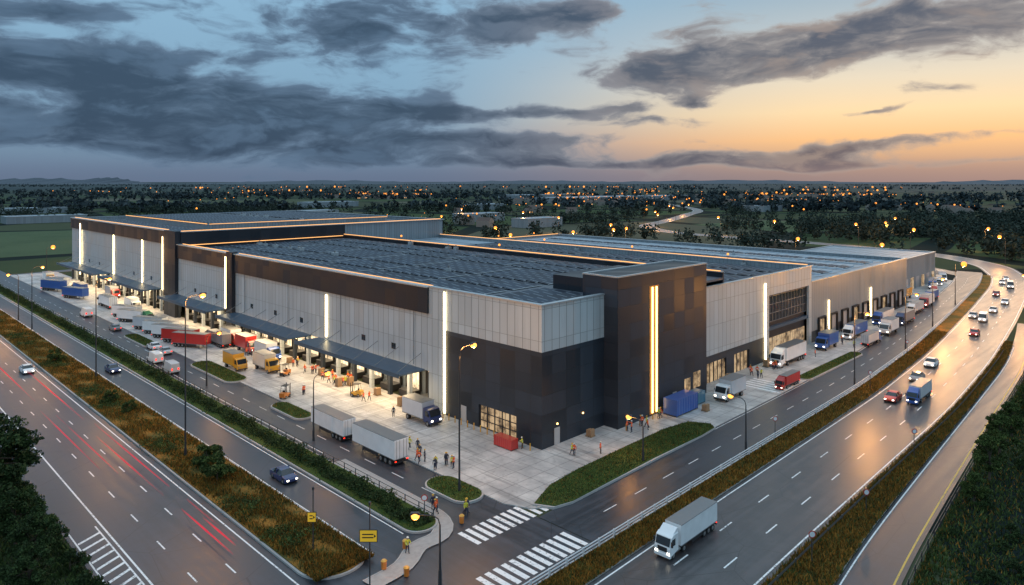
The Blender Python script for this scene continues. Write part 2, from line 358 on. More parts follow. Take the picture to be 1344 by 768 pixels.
def fl(f,w,u0,u1,z,m=WPAINT,dash=None):
    if dash:
        u=u0
        while u<u1: between(mk,lambda q:f(q)+w,lambda q:f(q)-w,u,u+dash[0],z,m,dash[0]/2); u+=dash[1]
    else: between(mk,lambda q:f(q)+w,lambda q:f(q)-w,u0,u1,z,m)
fl(lambda u:fHL(u)-.5,.08,-130,248,.012); fl(lambda u:fHR(u)+.6,.09,-130,248,.012)
for fr in (.34,.66): fl(lambda u,fr=fr:fHL(u)*(1-fr)+fHR(u)*fr,.08,-60+fr*9,248,.012,dash=(2.6,9))
fl(lambda u:fSL(u)-.35,.07,-100,118,.02); fl(lambda u:fSR(u)+.5,.08,-100,120,.02,YPAINT)
fl(lambda u:fF(u)+4.3,.06,-8,240,.006,dash=(2.4,6)); fl(lambda u:fF(u)+.5,.05,-8,240,.006)
fl(lambda u:fF(u)+8.1,.05,0,240,.006)
for k in range(34):
    v=52+k*5.; rect(-12.5,-2,v,v+.12,.126)
for k in range(10): rect(-9,-1,13+k*4.0,13.1+k*4.0,.126)
mk.obj('road_markings')
b=MB(); us=np.arange(-27,246,2.5); WF=simple('white_barrier_paint',(.62,.64,.66),.5,.1,.2)
for a,c in zip(us[:-1],us[1:]):
    va,vc=fF(a),fF(c); b.box(a-.08,a+.08,va-.08,va+.08,0,1.05,WF)
    for z in (.35,.68,.98): b.cyl((a,va,z),(c,vc,z),.065,.065,5,WF,False)
b.obj('roadside_railing')
b=MB()
for v in np.arange(-5,260,2.5):
    b.box(-22.45,-22.37,v-.04,v+.04,.1,1.25,POLE)
for z in (.7,1.2): b.box(-22.43,-22.39,-5,259,z,z+.05,POLE)
b.obj('rail_fence')
b=MB(); us=np.arange(-60,112,4)
for a,c in zip(us[:-1],us[1:]):
    va,vc=fHR(a)-.8,fHR(c)-.8; b.box(a-.05,a+.05,va-.05,va+.05,0,.75,STEEL); b.face([(a,va,.45),(c,vc,.45),(c,vc,.75),(a,va,.75)],STEEL)
b.obj('guard_rail')
b=MB(); us=np.arange(-10,120,3)
for a,c in zip(us[:-1],us[1:]):
    va,vc=fSR(a)-.7,fSR(c)-.7; b.box(a-.05,a+.05,va-.05,va+.05,-.05,1.1,POLE)
    for z in (.5,1.05): b.cyl((a,va,z),(c,vc,z),.03,.03,4,POLE,False)
b.obj('rail_fence')
# ------------------------------------------------------------------ warehouse
WH=empty('warehouse_building')
w=MB()
def U(v0,v1,z0,z1,mat,u0=0,th=.5): w.box(u0,u0+th,v0,v1,z0,z1,mat)
def V(u0,u1,z0,z1,mat,v0=0,th=.5): w.box(u0,u1,v0,v0+th,z0,z1,mat)
U(0,20,13.1,19.3,C_LIGHT); U(0,4.7,0,13.1,C_DARK); U(12.5,20,0,13.1,C_DARK); U(4.7,12.5,3.5,13.1,C_DARK)
V(.5,13.5,13.1,19.3,C_LIGHT); V(.5,13.5,0,13.1,C_DARK)
U(20.3,24,0,19.3,C_LIGHT,-.12,.62); 
def dockfac(v0,v1,zb,zt,zl=6.1):
    U(v0,v1,zb,zt,C_BLACK,-.45,.95); U(v0,v1,zl,zb,C_LIGHT)
    w.box(3.4,3.8,v0,v1,.1,zl,C_GREY); w.box(.5,3.4,v0,v1,zl-.25,zl,C_GREY)
    n=int((v1-v0)/5.2); st=(v1-v0)/n
    for i in range(n+1):
        q=v0+i*st; w.box(-.05,.55,q-.35,q+.35,.1,zl-.25,C_LIGHT if i%2 else C_DARK)
dockfac(24,95,15.2,19.25); dockfac(98,130,15.8,19.25); dockfac(138,235,19.0,22.5)
U(95,98,0,19.8,C_BLACK,-.9,1.4); U(130,138,0,22.8,C_BLACK,-.9,1.4)
w.box(13.5,38.5,-2.5,4,0,22,C_DARK,C_BLACK)
V(38.5,43,0,5,C_DARK); V(43,50,3.7,5,C_DARK); V(50,53,0,5,C_DARK); V(53,59,3.7,5,C_DARK); V(59,66,0,5,C_DARK)
V(38.5,66,5,17.1,C_LIGHT); V(66,88.4,13,17.1,C_LIGHT); V(66,67.4,0,13,C_LIGHT); V(87,88.4,0,13,C_LIGHT)
w.box(67.4,87,1.0,1.4,0,13,C_BLACK)
V(88.4,156,2.6,13.6,C_GREY); V(88.4,156,0,2.6,C_DARK)
w.box(88.0,88.4,.5,134,13,17.1,C_GREY)
w.box(155.5,156,.5,134,0,13.6,C_GREY); w.box(50,156,133.5,134,0,13.6,C_GREY)
w.box(49.6,50,.5,130,16,19.25,C_BLACK); w.box(.5,50,129.6,130,18,22.5,C_BLACK)
w.box(89.6,90,130,235,0,22.5,C_GREY); w.box(.5,90,234.6,235,0,22.5,C_GREY); w.box(50,90,130,130.4,13,22.5,C_GREY)
w.obj('walls',parent=WH)
rf=MB()
rf.box(.5,49.6,.5,129.6,17.9,18.3,ROOF_D); rf.box(50,88,.5,129.9,15.8,16.1,ROOF_D); rf.box(88.4,155.5,.5,133.5,12.5,12.9,ROOF_L)
rf.box(50.1,88,100,129.8,16.12,16.4,ROOF_L)
rf.box(.5,89.6,130.5,234.6,21.2,21.5,ROOF_D); rf.box(16,80,150,228,21.5,22.9,C_GREY,ROOF_D)
rf.box(18,36,5.5,14,18.3,20.6,C_BLACK)
rf.obj('roof',parent=WH)
cp=MB()
def cop(x0,x1,y0,y1,z): cp.box(x0,x1,y0,y1,z,z+.2,COPING)
cop(-.15,.65,-.15,20.2,19.3); cop(.65,13.5,-.15,.65,19.3); cop(-.25,.65,20.2,24,19.32); cop(-.6,.65,24,95,19.25); cop(-.6,.65,98,130,19.25)
cop(-.6,.65,138,235.2,22.5); cop(38.5,88.5,-.12,.6,17.1); cop(88.5,156.2,-.12,.6,13.6)
cop(49.4,50.2,.65,130,19.25); cop(13.4,38.6,-2.6,-2.2,22.0); cop(13.4,13.8,-2.2,4.1,22.0); cop(38.2,38.6,-2.2,4.1,22.0); cop(13.8,38.2,3.7,4.1,22.0)
cop(155.4,156.2,.6,134.1,13.6); cop(50,155.4,133.4,134.1,13.6); cop(.65,89.4,129.5,130.2,22.5); cop(89.4,90.1,129.5,235.1,22.5); cop(.65,89.4,234.5,235.1,22.5)
cop(.5,49.4,129.3,129.45,18.9); cop(87.9,88.5,.6,134,17.12)
cop(15.9,80.1,149.9,150.3,22.9); cop(15.9,16.3,150.3,228,22.9)
cp.obj('copings',parent=WH)
ld=MB()
def sv(v,z0,z1,wd=.35,u=-.14,m=LED_W): ld.box(u-.1,u,v-wd/2,v+wd/2,z0,z1,m)
sv(20.14,.4,19.0,.34,-.12); sv(55,6.7,14.6,.4,-.12); sv(99.2,6.5,18.5,.45,-.5); sv(138.8,6.5,21,.4,-.95); sv(158,6.5,19,.5,-.12); sv(185,6.5,19,.55,-.12); sv(222,3,21,.7,-.5)
def sh(u,z0,z1,wd=.35,v=-.12,m=LED_W): ld.box(u-wd/2,u+wd/2,v-.1,v,z0,z1,m)
sh(22.2,.5,19.8,.28,-2.58,LED_G); sh(23.3,.5,19.8,.28,-2.58,LED_G); sh(65.6,.5,15.6,.5); sh(98,1,8.5,.45); sh(126,1,8.5,.55)
ld.box(49.25,49.37,.8,129,19.46,19.6,LED_E); ld.box(.8,49,129.1,129.25,19.0,19.15,LED_E); ld.box(50.3,50.42,.8,129,17.0,17.12,LED_E)
ld.box(.7,.8,98,129,19.46,19.58,LED_E); ld.box(.8,89,130.3,130.42,22.72,22.86,LED_E); ld.box(.7,.8,139,234,22.72,22.85,LED_E); ld.box(15.7,15.85,151,227,23.12,23.26,LED_E)
ld.box(88.55,88.65,1,133,17.34,17.46,LED_E); ld.box(89,155,133.1,133.25,13.82,13.97,LED_E); ld.box(16,80,149.7,149.8,23.12,23.24,LED_E); ld.box(.7,.78,24,94.8,19.46,19.54,LED_E)
ld.obj('led_light_strips',parent=WH)
bk=MB(); bk.box(21.5,24.0,-2.53,-2.505,.3,20,simple('led_glow_paint',(.40,.20,.06),.4,.3)); bk.obj('led_glow_panel',parent=WH)  # warm brown panel paints the glow around the gold strips
cn=MB(); lt=MB(); dd=MB(); DOORM=simple('dock_door',(.42,.42,.42),.5,.1); 
for (a,c,z) in ((24.6,57,6.15),(60,93,6.15),(98.5,129,6.2),(141,182,6.4),(187,232,6.4)):
    cn.box(-5.4,-.46,a,c,z,z+.22,CANOPY); cn.box(-5.6,-5.4,a,c,z-.25,z+.4,CANOPY)
    k=a+1
    while k<c: cn.cyl((-5.3,k,z+.3),(-.4,k,z+2.6),.05,.05,5,STEEL); cn.box(-5.4,-.5,k-.1,k+.1,z-.18,z,CANOPY); k+=6
    lt.box(-3.1,-2.9,a+1,c-1,z-.3,z-.2,LED_C)
    L=bpy.data.lights.new('canopy_light','AREA'); L.shape='RECTANGLE'; L.size=2.5; L.size_y=(c-a)-2; L.color=(1,.72,.42); L.energy=(c-a)*90
    o=bpy.data.objects.new('canopy_light',L); COL.objects.link(o); o.location=(-2.4,(a+c)/2,z-.4); o.parent=WH
cn.obj('canopies',parent=WH); 
for v0,v1 in ((24,95),(98,130),(138,235)):
    n=int((v1-v0)/5.2); st=(v1-v0)/n
    for i in range(n):
        q=v0+(i+.5)*st; lit=random.random()<.62
        dd.box(3.28,3.4,q-1.7,q+1.7,1.1,4.9,LITD if lit else DOORM)
        if not lit:
            for zz in (1.8,2.5,3.2,3.9,4.5): dd.box(3.25,3.28,q-1.65,q+1.65,zz,zz+.05,CHAS)
        dd.box(2.9,3.28,q-2.0,q-1.72,.9,5.1,RUBBER); dd.box(2.9,3.28,q+1.72,q+2.0,.9,5.1,RUBBER); dd.box(2.9,3.28,q-2.0,q+2.0,5.1,5.4,RUBBER)
        dd.box(1.2,3.28,q-1.6,q+1.6,.1,1.1,CHAS,STEEL)
        if i%2==0: lt.box(1.5,1.7,q-1.5,q+1.5,5.72,5.8,LED_W)
dd.obj('dock_doors',parent=WH); lt.obj('canopy_lights',parent=WH)
gl=MB()
gl.box(.3,.4,4.7,12.5,.15,3.5,LITG)
for k in range(6): gl.box(.18,.3,4.7+k*1.52,4.85+k*1.52,.15,3.5,C_BLACK)
for z in (.15,1.2,2.3,3.4): gl.box(.17,.3,4.8,12.4,z,z+.09,C_BLACK)
gl.box(-.03,0,15.2,16.4,.15,2.5,DOORM); 
for a,c in ((43,50),(53,59)):
    gl.box(a,c,.3,.4,.1,3.7,LITG)
    for k in range(int((c-a)/1.4)+1): gl.box(a+k*1.4,a+k*1.4+.1,.18,.3,.1,3.7,C_BLACK)
gl.box(31.5,33.3,-2.56,-2.5,1.8,3.8,LITG); gl.box(34.2,36.4,-2.56,-2.5,1.8,4.4,LITG); gl.box(28,29.1,-2.56,-2.5,.1,2.4,DOORM)
gl.box(2.5,3.6,-.06,0,.1,2.4,DOORM); gl.box(3.0,3.2,-.1,0,2.8,3.0,LED_G); gl.box(8.5,8.7,-.1,0,3.0,3.2,LED_G)
gl.box(67.5,87,.8,.95,7.3,12.6,GLASS); gl.box(68,86.5,.8,.95,.1,4.0,LITG)
for k in range(14): gl.box(67.5+k*1.48,67.62+k*1.48,.65,.8,7.3,12.6,STEEL)
for z in (7.3,9.0,10.8,12.5): gl.box(67.5,87,.62,.78,z,z+.12,STEEL)
gl.box(67.5,87,.2,.95,5.8,6.4,CANOPY)
for k in range(9):
    a=92+k*7; gl.box(a,a+3.4,-.05,0,.9,4.6,DOORM if k%3 else LITG); gl.box(a-.3,a,-.5,0,.7,5,RUBBER); gl.box(a+3.4,a+3.7,-.5,0,.7,5,RUBBER); gl.box(a-.3,a+3.7,-.5,0,5,5.3,RUBBER)
for v in (33,42,64,75,86,105,118,150,165,200,212): gl.box(-.03,0,v,v+1.2,8.0,9.0,GLASS)
for v in (28,50,70,90): gl.cyl((-.1,v,6.5),(-.1,v,15.2),.06,.06,6,C_GREY)
gl.obj('doors_and_windows',parent=WH)
def solm():
    m,t,b=newmat('solar_panel'); p=pos(t); x,y,z=sep(t,p)
    f=t.m('FRACT',t.m('DIVIDE',t.m('ADD',x,100.),2.2)); s=t.m('LESS_THAN',f,.10)
    wn=t.new('ShaderNodeTexWhiteNoise'); t.put(wn.inputs['Vector'],t.comb(t.m('FLOOR',t.m('DIVIDE',t.m('ADD',x,100.),2.2)),t.m('FLOOR',t.m('DIVIDE',y,2.9)),0))
    t.put(b.inputs['Base Color'],t.mix(s,t.mix(wn.outputs[0],(.006,.012,.026),(.018,.034,.062)),(.16,.20,.24))); b.inputs['Roughness'].default_value=.5; b.inputs['Specular IOR Level'].default_value=.2; return m
SOL=solm(); sp=MB()
def solar(x0,x1,y0,y1,z,step=2.9,d=2.3,hh=.22):
    v=y0; i=0
    while v+d<y1:
        sp.face([(x0,v,z+.12),(x1,v,z+.12),(x1,v+d,z+.12+hh),(x0,v+d,z+.12+hh)],SOL); sp.face([(x1,v+d,z+.1),(x0,v+d,z+.1),(x0,v+d,z+.12+hh),(x1,v+d,z+.12+hh)],STEEL)
        sp.box(x0,x1,v-.20,v-.02,z+.08,z+.17,COPING); v+=step; i+=1
        if i%6==0: v+=1.6
solar(3,10,17,126,18.3); solar(11.4,18.4,17,126,18.3); solar(20,32,17,126,18.3); solar(34,40,4,126,18.3); solar(41.3,47.5,4,126,18.3); solar(3,16,3,15,18.3)
solar(52,59.5,3,97,16.1); solar(61,68,3,97,16.1); solar(70,77,3,97,16.1); solar(78.5,86,3,97,16.1); solar(3,14,134,231,21.5); solar(18,46,152,226,22.9); solar(50,78,152,226,22.9)
solar(95,99.5,6,128,12.95); solar(110,114,6,128,12.95); solar(125,129.5,6,128,12.95); solar(140,144,6,128,12.95)
sp.obj('solar_panels',parent=WH)
ru=MB()
for i in range(26):
    x,yv,z=random.choice([(random.choice([105,121,137]),random.uniform(8,128),12.9),(48,random.uniform(153,225),22.9),(48.6,random.uniform(5,125),18.3),(87,random.uniform(5,95),16.1),(19.2,random.uniform(20,125),18.3)])
    a=random.uniform(.35,.7); ru.box(x-a,x+a,yv-a*.8,yv+a*.8,z,z+random.uniform(.5,1.0),COPING); ru.cyl((x,yv,z+.6),(x,yv,z+1.3),.2,.2,8,STEEL)
RL=simple('rooflight',(.48,.54,.6),.3,0)
for k in range(8): ru.box(93+k*7.5,93.9+k*7.5,6,128,12.9,13.15,RL)
for x,yv,z in ((88.2,20,17.3),(88.2,48,17.3),(88.2,80,17.3),(50,60,19.4),(50,100,19.4),(120,133,13.8),(140,133,13.8)): ru.cyl((x,yv,z),(x,yv,z+1),.05,.05,5,STEEL); ru.ball((x,yv,z+1.1),.28,LAMP_F,8,5)
ru.obj('rooftop_units',parent=WH)
def shed(name,u0,u1,v0,v1,h,wall,roof,doors=True):
    s=MB(); s.box(u0,u1,v0,v1,0,h,wall,roof); s.box(u0-.2,u1+.2,v0-.2,v0+.3,h,h+.3,COPING); s.box(u0-.2,u0+.3,v0+.3,v1,h,h+.3,COPING); s.box(u1-.3,u1+.2,v0+.3,v1,h,h+.3,COPING); s.box(u0+.3,u1-.3,v1-.5,v1,h,h+.3,COPING)
    if doors:
        for k in range(int((u1-u0)/6)): s.box(u0+1.5+k*6,u0+4.8+k*6,v0-.05,v0,.1,4,LITG if k%2 else DOORM)
        for k in range(int((v1-v0)/6)): s.box(u0-.05,u0,v0+1.5+k*6,v0+4.8+k*6,.1,4,DOORM)
    return s.obj(name)
shed('industrial_building',181,217,8,44,10.5,C_GREY,ROOF_L); shed('industrial_building',230,248,22,40,6,C_GREY,ROOF_D)
for (D,lat,a,c,h) in ((520,-150,60,25,8),(505,-80,40,20,7),(620,-410,60,26,6),(1250,150,260,60,9),(1500,60,200,50,8),(900,-40,60,30,7),(700,-200,50,24,7),(640,-30,46,20,7),(560,20,40,18,7),(1100,420,70,40,8),(800,-540,60,30,6),(1000,-260,80,30,7),(1400,300,120,50,8),(850,300,50,30,7)):
    u=-69.5+S*(lat+D); v=-63.9+S*(D-lat); shed('distant_warehouse',u-a/2,u+a/2,v-c/2,v+c/2,h,C_GREY,ROOF_L,False)
hs=MB(); HW=simple('render_wall',(.22,.20,.18),.8); HR=simple('roof_tile',(.09,.06,.05),.8); WINE=emit('house_window',(1,.5,.18),1.8)
def house(mb,u,v,L=9,Wd=7,h=5,rz=0):
    c,s_=math.cos(rz),math.sin(rz); T=lambda x,y_,z:(u+c*x-s_*y_,v+s_*x+c*y_,z)
    a,b_=L/2,Wd/2; P=[T(-a,-b_,0),T(a,-b_,0),T(a,b_,0),T(-a,b_,0),T(-a,-b_,h),T(a,-b_,h),T(a,b_,h),T(-a,b_,h),T(-a,0,h+2.6),T(a,0,h+2.6)]
    for q in ((0,1,5,4),(2,3,7,6)): mb.face([P[i] for i in q],HW)
    mb.face([P[i] for i in (1,2,6,9,5)],HW); mb.face([P[i] for i in (3,0,4,8,7)],HW); mb.face([P[i] for i in (4,5,9,8)],HR); mb.face([P[i] for i in (6,7,8,9)],HR)
    for k in (-.25,.2): mb.face([T(L*k-.7,-b_-.03,1.2),T(L*k+.7,-b_-.03,1.2),T(L*k+.7,-b_-.03,2.6),T(L*k-.7,-b_-.03,2.6)],WINE)
towns=[(1500,-260,100,50,55),(2100,-700,160,80,22),(1150,130,110,70,70),(1500,120,80,60,35),(1500,640,190,80,60),(1050,390,70,50,34),(3200,1500,300,150,20),(850,500,50,60,16),(3600,-900,500,200,22),(560,-85,50,25,10),(3000,-1300,300,100,12),(3500,300,600,150,26),(2200,1000,200,100,20),(800,-30,80,40,12)]
tl=MB()
for D0,l0,rl,rd,n in towns:
    for i in range(n):
        D=D0+random.gauss(0,rd); l=l0+random.gauss(0,rl*.6)
        u=-69.5+S*(l+D); v=-63.9+S*(D-l)
        if random.random()<.6: house(hs,u,v,random.uniform(8,15),8,random.uniform(4,7),random.random()*3)
        rr=.0007*D*random.choice([.4,.5,.6,.8,1,1.9]); tl.ball((u+6,v-6,9),rr,TOWN,6,4)
for (Da,la,Db,lb,n) in ((900,-500,2400,-250,26),(700,120,2600,500,30),(1300,900,2200,200,22),(2000,-1300,1500,-300,20)):   # lit roads far away
    for i in range(n):
        f=i/n; D=Da+(Db-Da)*f+20*math.sin(i); l=la+(lb-la)*f+25*math.sin(i*.7); u=-69.5+S*(l+D); v=-63.9+S*(D-l); tl.ball((u,v,9),.0006*D,TOWN,6,4)
hs.obj('distant_houses'); tl.obj('town_lights')
hb=MB(); HM=simple('far_hill_hazed',(.055,.075,.10),1,0,.2,.001)  # hill colour carries the painted blue haze of the far ground
for D0,l0,Wd,H in ((9000,-6000,1700,80),(9500,-2500,2600,54),(11000,3500,4000,60),(9000,6500,2500,58),(10500,300,3000,52),(9300,-5300,700,88)):
    n=40
    for i in range(n):
        def hp(k,q):
            x=(k/n-.5)*2; l=l0+x*Wd; D=D0+q; h=H*math.exp(-x*x*3)*(1+.12*math.sin(k*1.7)+.08*math.sin(k*3.3))-6
            return (-69.5+S*(l+D),-63.9+S*(D-l),max(h,-1) if q==0 else -5)
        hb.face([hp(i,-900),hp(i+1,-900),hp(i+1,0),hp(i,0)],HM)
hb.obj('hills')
# ------------------------------------------------------------------ trees
def treemesh(name,H,cr,nl,lsize,mat,ncl=34,seed=0,trunk=.28):
    rg=np.random.default_rng(seed); mb=MB(); rr=random.Random(seed)
    th=H*.35; r0=.028*H; mb.cyl((0,0,-.3),(.1,.05,th),r0,r0*.65,8,BARK,False); mb.cyl((.1,.05,th),(0,.1,H*.8),r0*.65,r0*.2,7,BARK,False)
    cl=[]
    for i in range(ncl):
        while True:
            p=rg.uniform(-1,1,3)
            if .25<np.linalg.norm(p)<1: break
        k=1-.35*max(0,p[2]); c=np.array([p[0]*cr*k,p[1]*cr*k,H*(trunk+(1-trunk)*.5)+p[2]*H*(1-trunk)*.44])
        cl.append((c,cr*rg.uniform(.14,.32)))
        if i%3==0:
            z0=rr.uniform(th*.7,H*.6); mb.cyl((.05,.05,z0),tuple(c),r0*.35,r0*.08,5,BARK,False)
    per=nl//ncl; C=[]
    for c,rad in cl:
        q=rg.normal(size=(per,3)); q/=np.linalg.norm(q,axis=1)[:,None]; q*=(rad*rg.random((per,1))**.45); q[:,2]*=.75; C.append(c+q)
    C=np.concatenate(C); P=leafquads(C,lsize)
    V=[tuple(x) for x in P.reshape(-1,3)]; b0=len(mb.v); mb.v+=V; k=mb.mi(mat)
    mb.f+=[tuple(range(b0+i*4,b0+i*4+4)) for i in range(len(P))]; mb.m+=[k]*len(P)
    return mb.mesh(name)
T1=treemesh('tree_a',10,4.0,13000,.19,L_DARK,54,1); T2=treemesh('tree_b',7,2.7,7000,.15,L_MID,42,2,.22); T3=treemesh('bush_a',3,1.5,3500,.12,L_MID,22,3,.05); T4=treemesh('bush_b',2.2,1.6,2600,.12,L_DARK,18,4,.02)
def tree(me,u,v,s=1,name='deciduous_tree'): place(me,name,(u,v,0),random.random()*6.3,scale=s)
for u,v,s in ((-55.5,29,1.1),(-58,22,1.0),(-57,38,.9),(-58.5,50,.9),(-55,19,.62),(-54.5,13,.55),(-60,62,.9),(-56,8,.5)): tree(T1,u,v,s)
for u,v,s in ((-53.2,24,.6),(-53,16,.55),(22,-44.8,.55),(31,-44.4,.8),(41,-43.6,.8),(51,-43.2,.7),(62,-43,.7),(76,-42.8,.75),(38,-48.5,.7),(55,-48,.7),(95,-43,.7)): tree(T2,u,v,s)
for u,v,s in ((-34.3,25,1.25),(-34.8,20.5,1.3),(-34.5,98,1.1),(-35,62,.9),(-34.2,55,.8)): tree(T3,u,v,s,'shrub')
for i in range(22):
    u=random.uniform(2,80); tree(T4,u,fSR(u)-random.uniform(1.6,9),random.uniform(.3,.8),'shrub')
for u,v,s in ((-52.2,11,.9),(-52.6,5,1.1),(-52,18,.7),(-52.5,33,.9),(-52.5,42,.8),(-53,1,1.2)): tree(T4,u,v,s,'shrub')
n=60000; v=-5.5+265*rng.random(n)**1.35; hh=1.0+.35*np.sin(v*1.3)+.3*np.sin(v*.37)
C=np.stack([-24.2+rng.normal(size=n)*.55+.25*np.sin(v*.9),v,.15+hh*rng.random(n)**.7],1); place(quads('hedge',leafquads(C,.13),[L_DARK]),'hedge')
def tufts(name,C,h,w_,mats,probs):
    P=blades(C,h,w_); mi=rng.choice(len(mats),size=len(C),p=probs); place(quads(name,P,mats,mi),name)
n=80000; v=-7+220*rng.random(n)**1.7; C=np.stack([rng.uniform(-37.3,-31.3,n),v,np.full(n,.28)],1)
C=C[(np.sin(C[:,0]*1.7+C[:,1]*.33)+np.sin(C[:,1]*.71)+rng.normal(size=len(C))*.8)>-.6]
tufts('median_grass',C,.38,.06,[L_AUT,L_MID],[.76,.24])
n=2200; v=-5+200*rng.random(n); k_=(np.sin(v*.21)+np.sin(v*.53+1))>.7; C=np.stack([-35.2+rng.normal(size=n)*1.0,v,np.full(n,.3)],1)[k_]; C=np.repeat(C,22,0)+rng.normal(size=(len(C)*22,3))*np.array([.28,.28,.16])+np.array([0,0,.3]); place(quads('scrub',leafquads(C,.1),[L_MID]),'scrub')
n=30000; u=-28+150*rng.random(n)**1.5; t=rng.random(n); C=np.array([(a,fF(a)*(1-b_)+fHL(a)*b_,.13) for a,b_ in zip(u,t)]); tufts('verge_grass',C,.35,.05,[L_AUT,L_MID],[.8,.2])
n=40000; u=-30+150*rng.random(n)**1.3; t=rng.random(n); C=np.array([(a,fHR(a)*(1-b_)+fSL(a)*b_,.13) for a,b_ in zip(u,t)]); tufts('verge_grass',C,.4,.055,[L_AUT,L_MID],[.75,.25])
n=40000; u=-5+120*rng.random(n)**1.3; C=np.array([(a,fSR(a)-.8-22*b_,-.06) for a,b_ in zip(u,rng.random(n)**1.5)]); tufts('roadside_grass',C,.4,.07,[L_MID,L_DARK,L_AUT],[.68,.16,.16])
n=25000; C=np.stack([-51.3-8*rng.random(n)**1.3,rng.uniform(0,90,n),np.full(n,-.06)],1); tufts('roadside_grass',C,.45,.07,[L_MID,L_DARK],[.5,.5])
C=[]
n=16000; q=np.stack([rng.uniform(-12.5,25,n),rng.uniform(-12.9,-7.2,n),np.full(n,.34)],1); C.append(q[inpoly(q,shrink(Rpoly,.4))])
for s_ in isl+[(-18.2,-14,-5,3.2),(58,86,-11.9,-9.2)]:
    n=int((s_[1]-s_[0])*(s_[3]-s_[2])*60); q=np.stack([rng.uniform(s_[0],s_[1],n),rng.uniform(s_[2],s_[3],n),np.full(n,.32)],1); C.append(q[inpoly(q,stadium(*s_,.35))])
tufts('island_grass',np.concatenate(C),.2,.04,[L_MID,L_AUT],[.9,.1])
roadpts=np.array([(p.x,p.y) for p in ring])
def forest(name,patches,mat,tsize,lsz,nleaf):
    Cs=[]
    for D0,l0,rD,rl,n in patches:
        D=D0+rD*rng.normal(size=n)*.6; l=l0+rl*rng.normal(size=n)*.6
        u=-69.5+S*(l+D); v=-63.9+S*(D-l); P=np.stack([u,v],1)
        d=np.sqrt(((P[:,None,:]-roadpts[None])**2).sum(-1)).min(1)
        P2=P+np.array([25,22]); d2=np.sqrt(((P2[:,None,:]-roadpts[None])**2).sum(-1)).min(1); P3=P+np.array([50,45]); d3=np.sqrt(((P3[:,None,:]-roadpts[None])**2).sum(-1)).min(1)
        ok=(d>16)&(d2>20)&((d3>20)|(D<430))&~((u<225)&(v<270)&(u>-60))&(v>-200)&~((u>-20)&(u<95)&(v>330)&(v<500))
        Cs.append(P[ok])
    P=np.concatenate(Cs); n=len(P); h=tsize*(.6+.7*rng.random(n)); k=nleaf
    q=rng.normal(size=(n,k,3)); q/=np.linalg.norm(q,axis=2)[:,:,None]; q*=rng.random((n,k,1))**.35
    C=np.empty((n,k,3)); C[:,:,0]=P[:,0,None]+q[:,:,0]*h[:,None]*.42; C[:,:,1]=P[:,1,None]+q[:,:,1]*h[:,None]*.42; C[:,:,2]=h[:,None]*.55+q[:,:,2]*h[:,None]*.48
    place(quads(name,leafquads(C.reshape(-1,3),lsz),[mat]),name)
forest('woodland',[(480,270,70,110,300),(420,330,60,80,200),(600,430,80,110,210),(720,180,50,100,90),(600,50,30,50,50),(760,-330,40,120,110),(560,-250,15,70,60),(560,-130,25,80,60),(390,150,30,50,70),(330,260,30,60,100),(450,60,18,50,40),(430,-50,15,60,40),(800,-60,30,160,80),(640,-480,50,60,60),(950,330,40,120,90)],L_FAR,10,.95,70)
far=[]
for i in range(100):
    D=math.exp(random.uniform(math.log(800),math.log(7000))); l=random.uniform(-.95,.95)*D; far.append((D,l,D*random.uniform(.003,.010),D*random.uniform(.03,.2),42))
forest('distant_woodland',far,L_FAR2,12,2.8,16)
# ------------------------------------------------------------------ street lamps
def lampmesh(h,arm=2.2,far=False):
    mb=MB(); E=LAMP_F if far else LAMP_E
    mb.cyl((0,0,0),(0,0,1.4),.17,.15,10,POLE); mb.cyl((0,0,1.4),(0,0,h-.8),.12,.07,8,POLE)
    pts=[(0,h-.8),(.15,h-.3),(.6,h),(arm,h+.12)]
    for a,b_ in zip(pts[:-1],pts[1:]): mb.cyl((a[0],0,a[1]),(b_[0],0,b_[1]),.055,.05,6,POLE,False)
    x=arm; mb.prism([(x-.45,h+.10),(x+.5,h+.10),(x+.4,h+.28),(x-.3,h+.30)],-.17,.17,POLE)
    mb.ball((x,0,h-.05),.38*(1 if not far else 2.0),E,12,8,.8 if not far else 1)
    return mb.mesh('street_lamp')
LM={}
def lamp(u,v,h,rz=0,power=900,far=False):
    k=(h,far)
    if k not in LM: LM[k]=lampmesh(h,far=far)
    o=place(LM[k],'street_lamp',(u,v,0),rz)
    if power:
        L=bpy.data.lights.new('lamp_light','POINT'); L.energy=power; L.color=(1,.44,.12); L.shadow_soft_size=.3
        lo=bpy.data.objects.new('lamp_light',L); COL.objects.link(lo); lo.parent=o; lo.location=(2.2,0,h-.85)
PI=math.pi
lamp(-16.2,-2,16.8,0,3800); lamp(-34.6,31,21,0,6000); lamp(-32,81,18,0,5000); lamp(-30.6,140,15,0,4400); lamp(-32,190,14,0,4000); lamp(-19.6,25,9,0,900); lamp(-19.6,62,9,0,1200)
lamp(-2.5,262,10,0,2500,True); lamp(-30.5,156,12,PI,1500); lamp(-31,250,13,0,4000,True); lamp(-31,320,13,0,4000,True); lamp(-31,420,13,0,4000,True)
lamp(61,-18.6,13,-PI/2,6000); lamp(19,-19.4,7,PI/2,0); lamp(6,-12,5.5,PI/2,500); lamp(97,-16.5,12,-PI/2,6000); lamp(128,-13.8,12,-PI/2,6000); lamp(168,-9.5,12,-PI/2,6500,True); lamp(226,-22,13,PI/2,7500,True); lamp(150,-31,12,PI/2,5500)
lamp(-29.5,-14.8,6.2,PI*.75,500); lamp(205,-25,12,PI/2,6000,True)
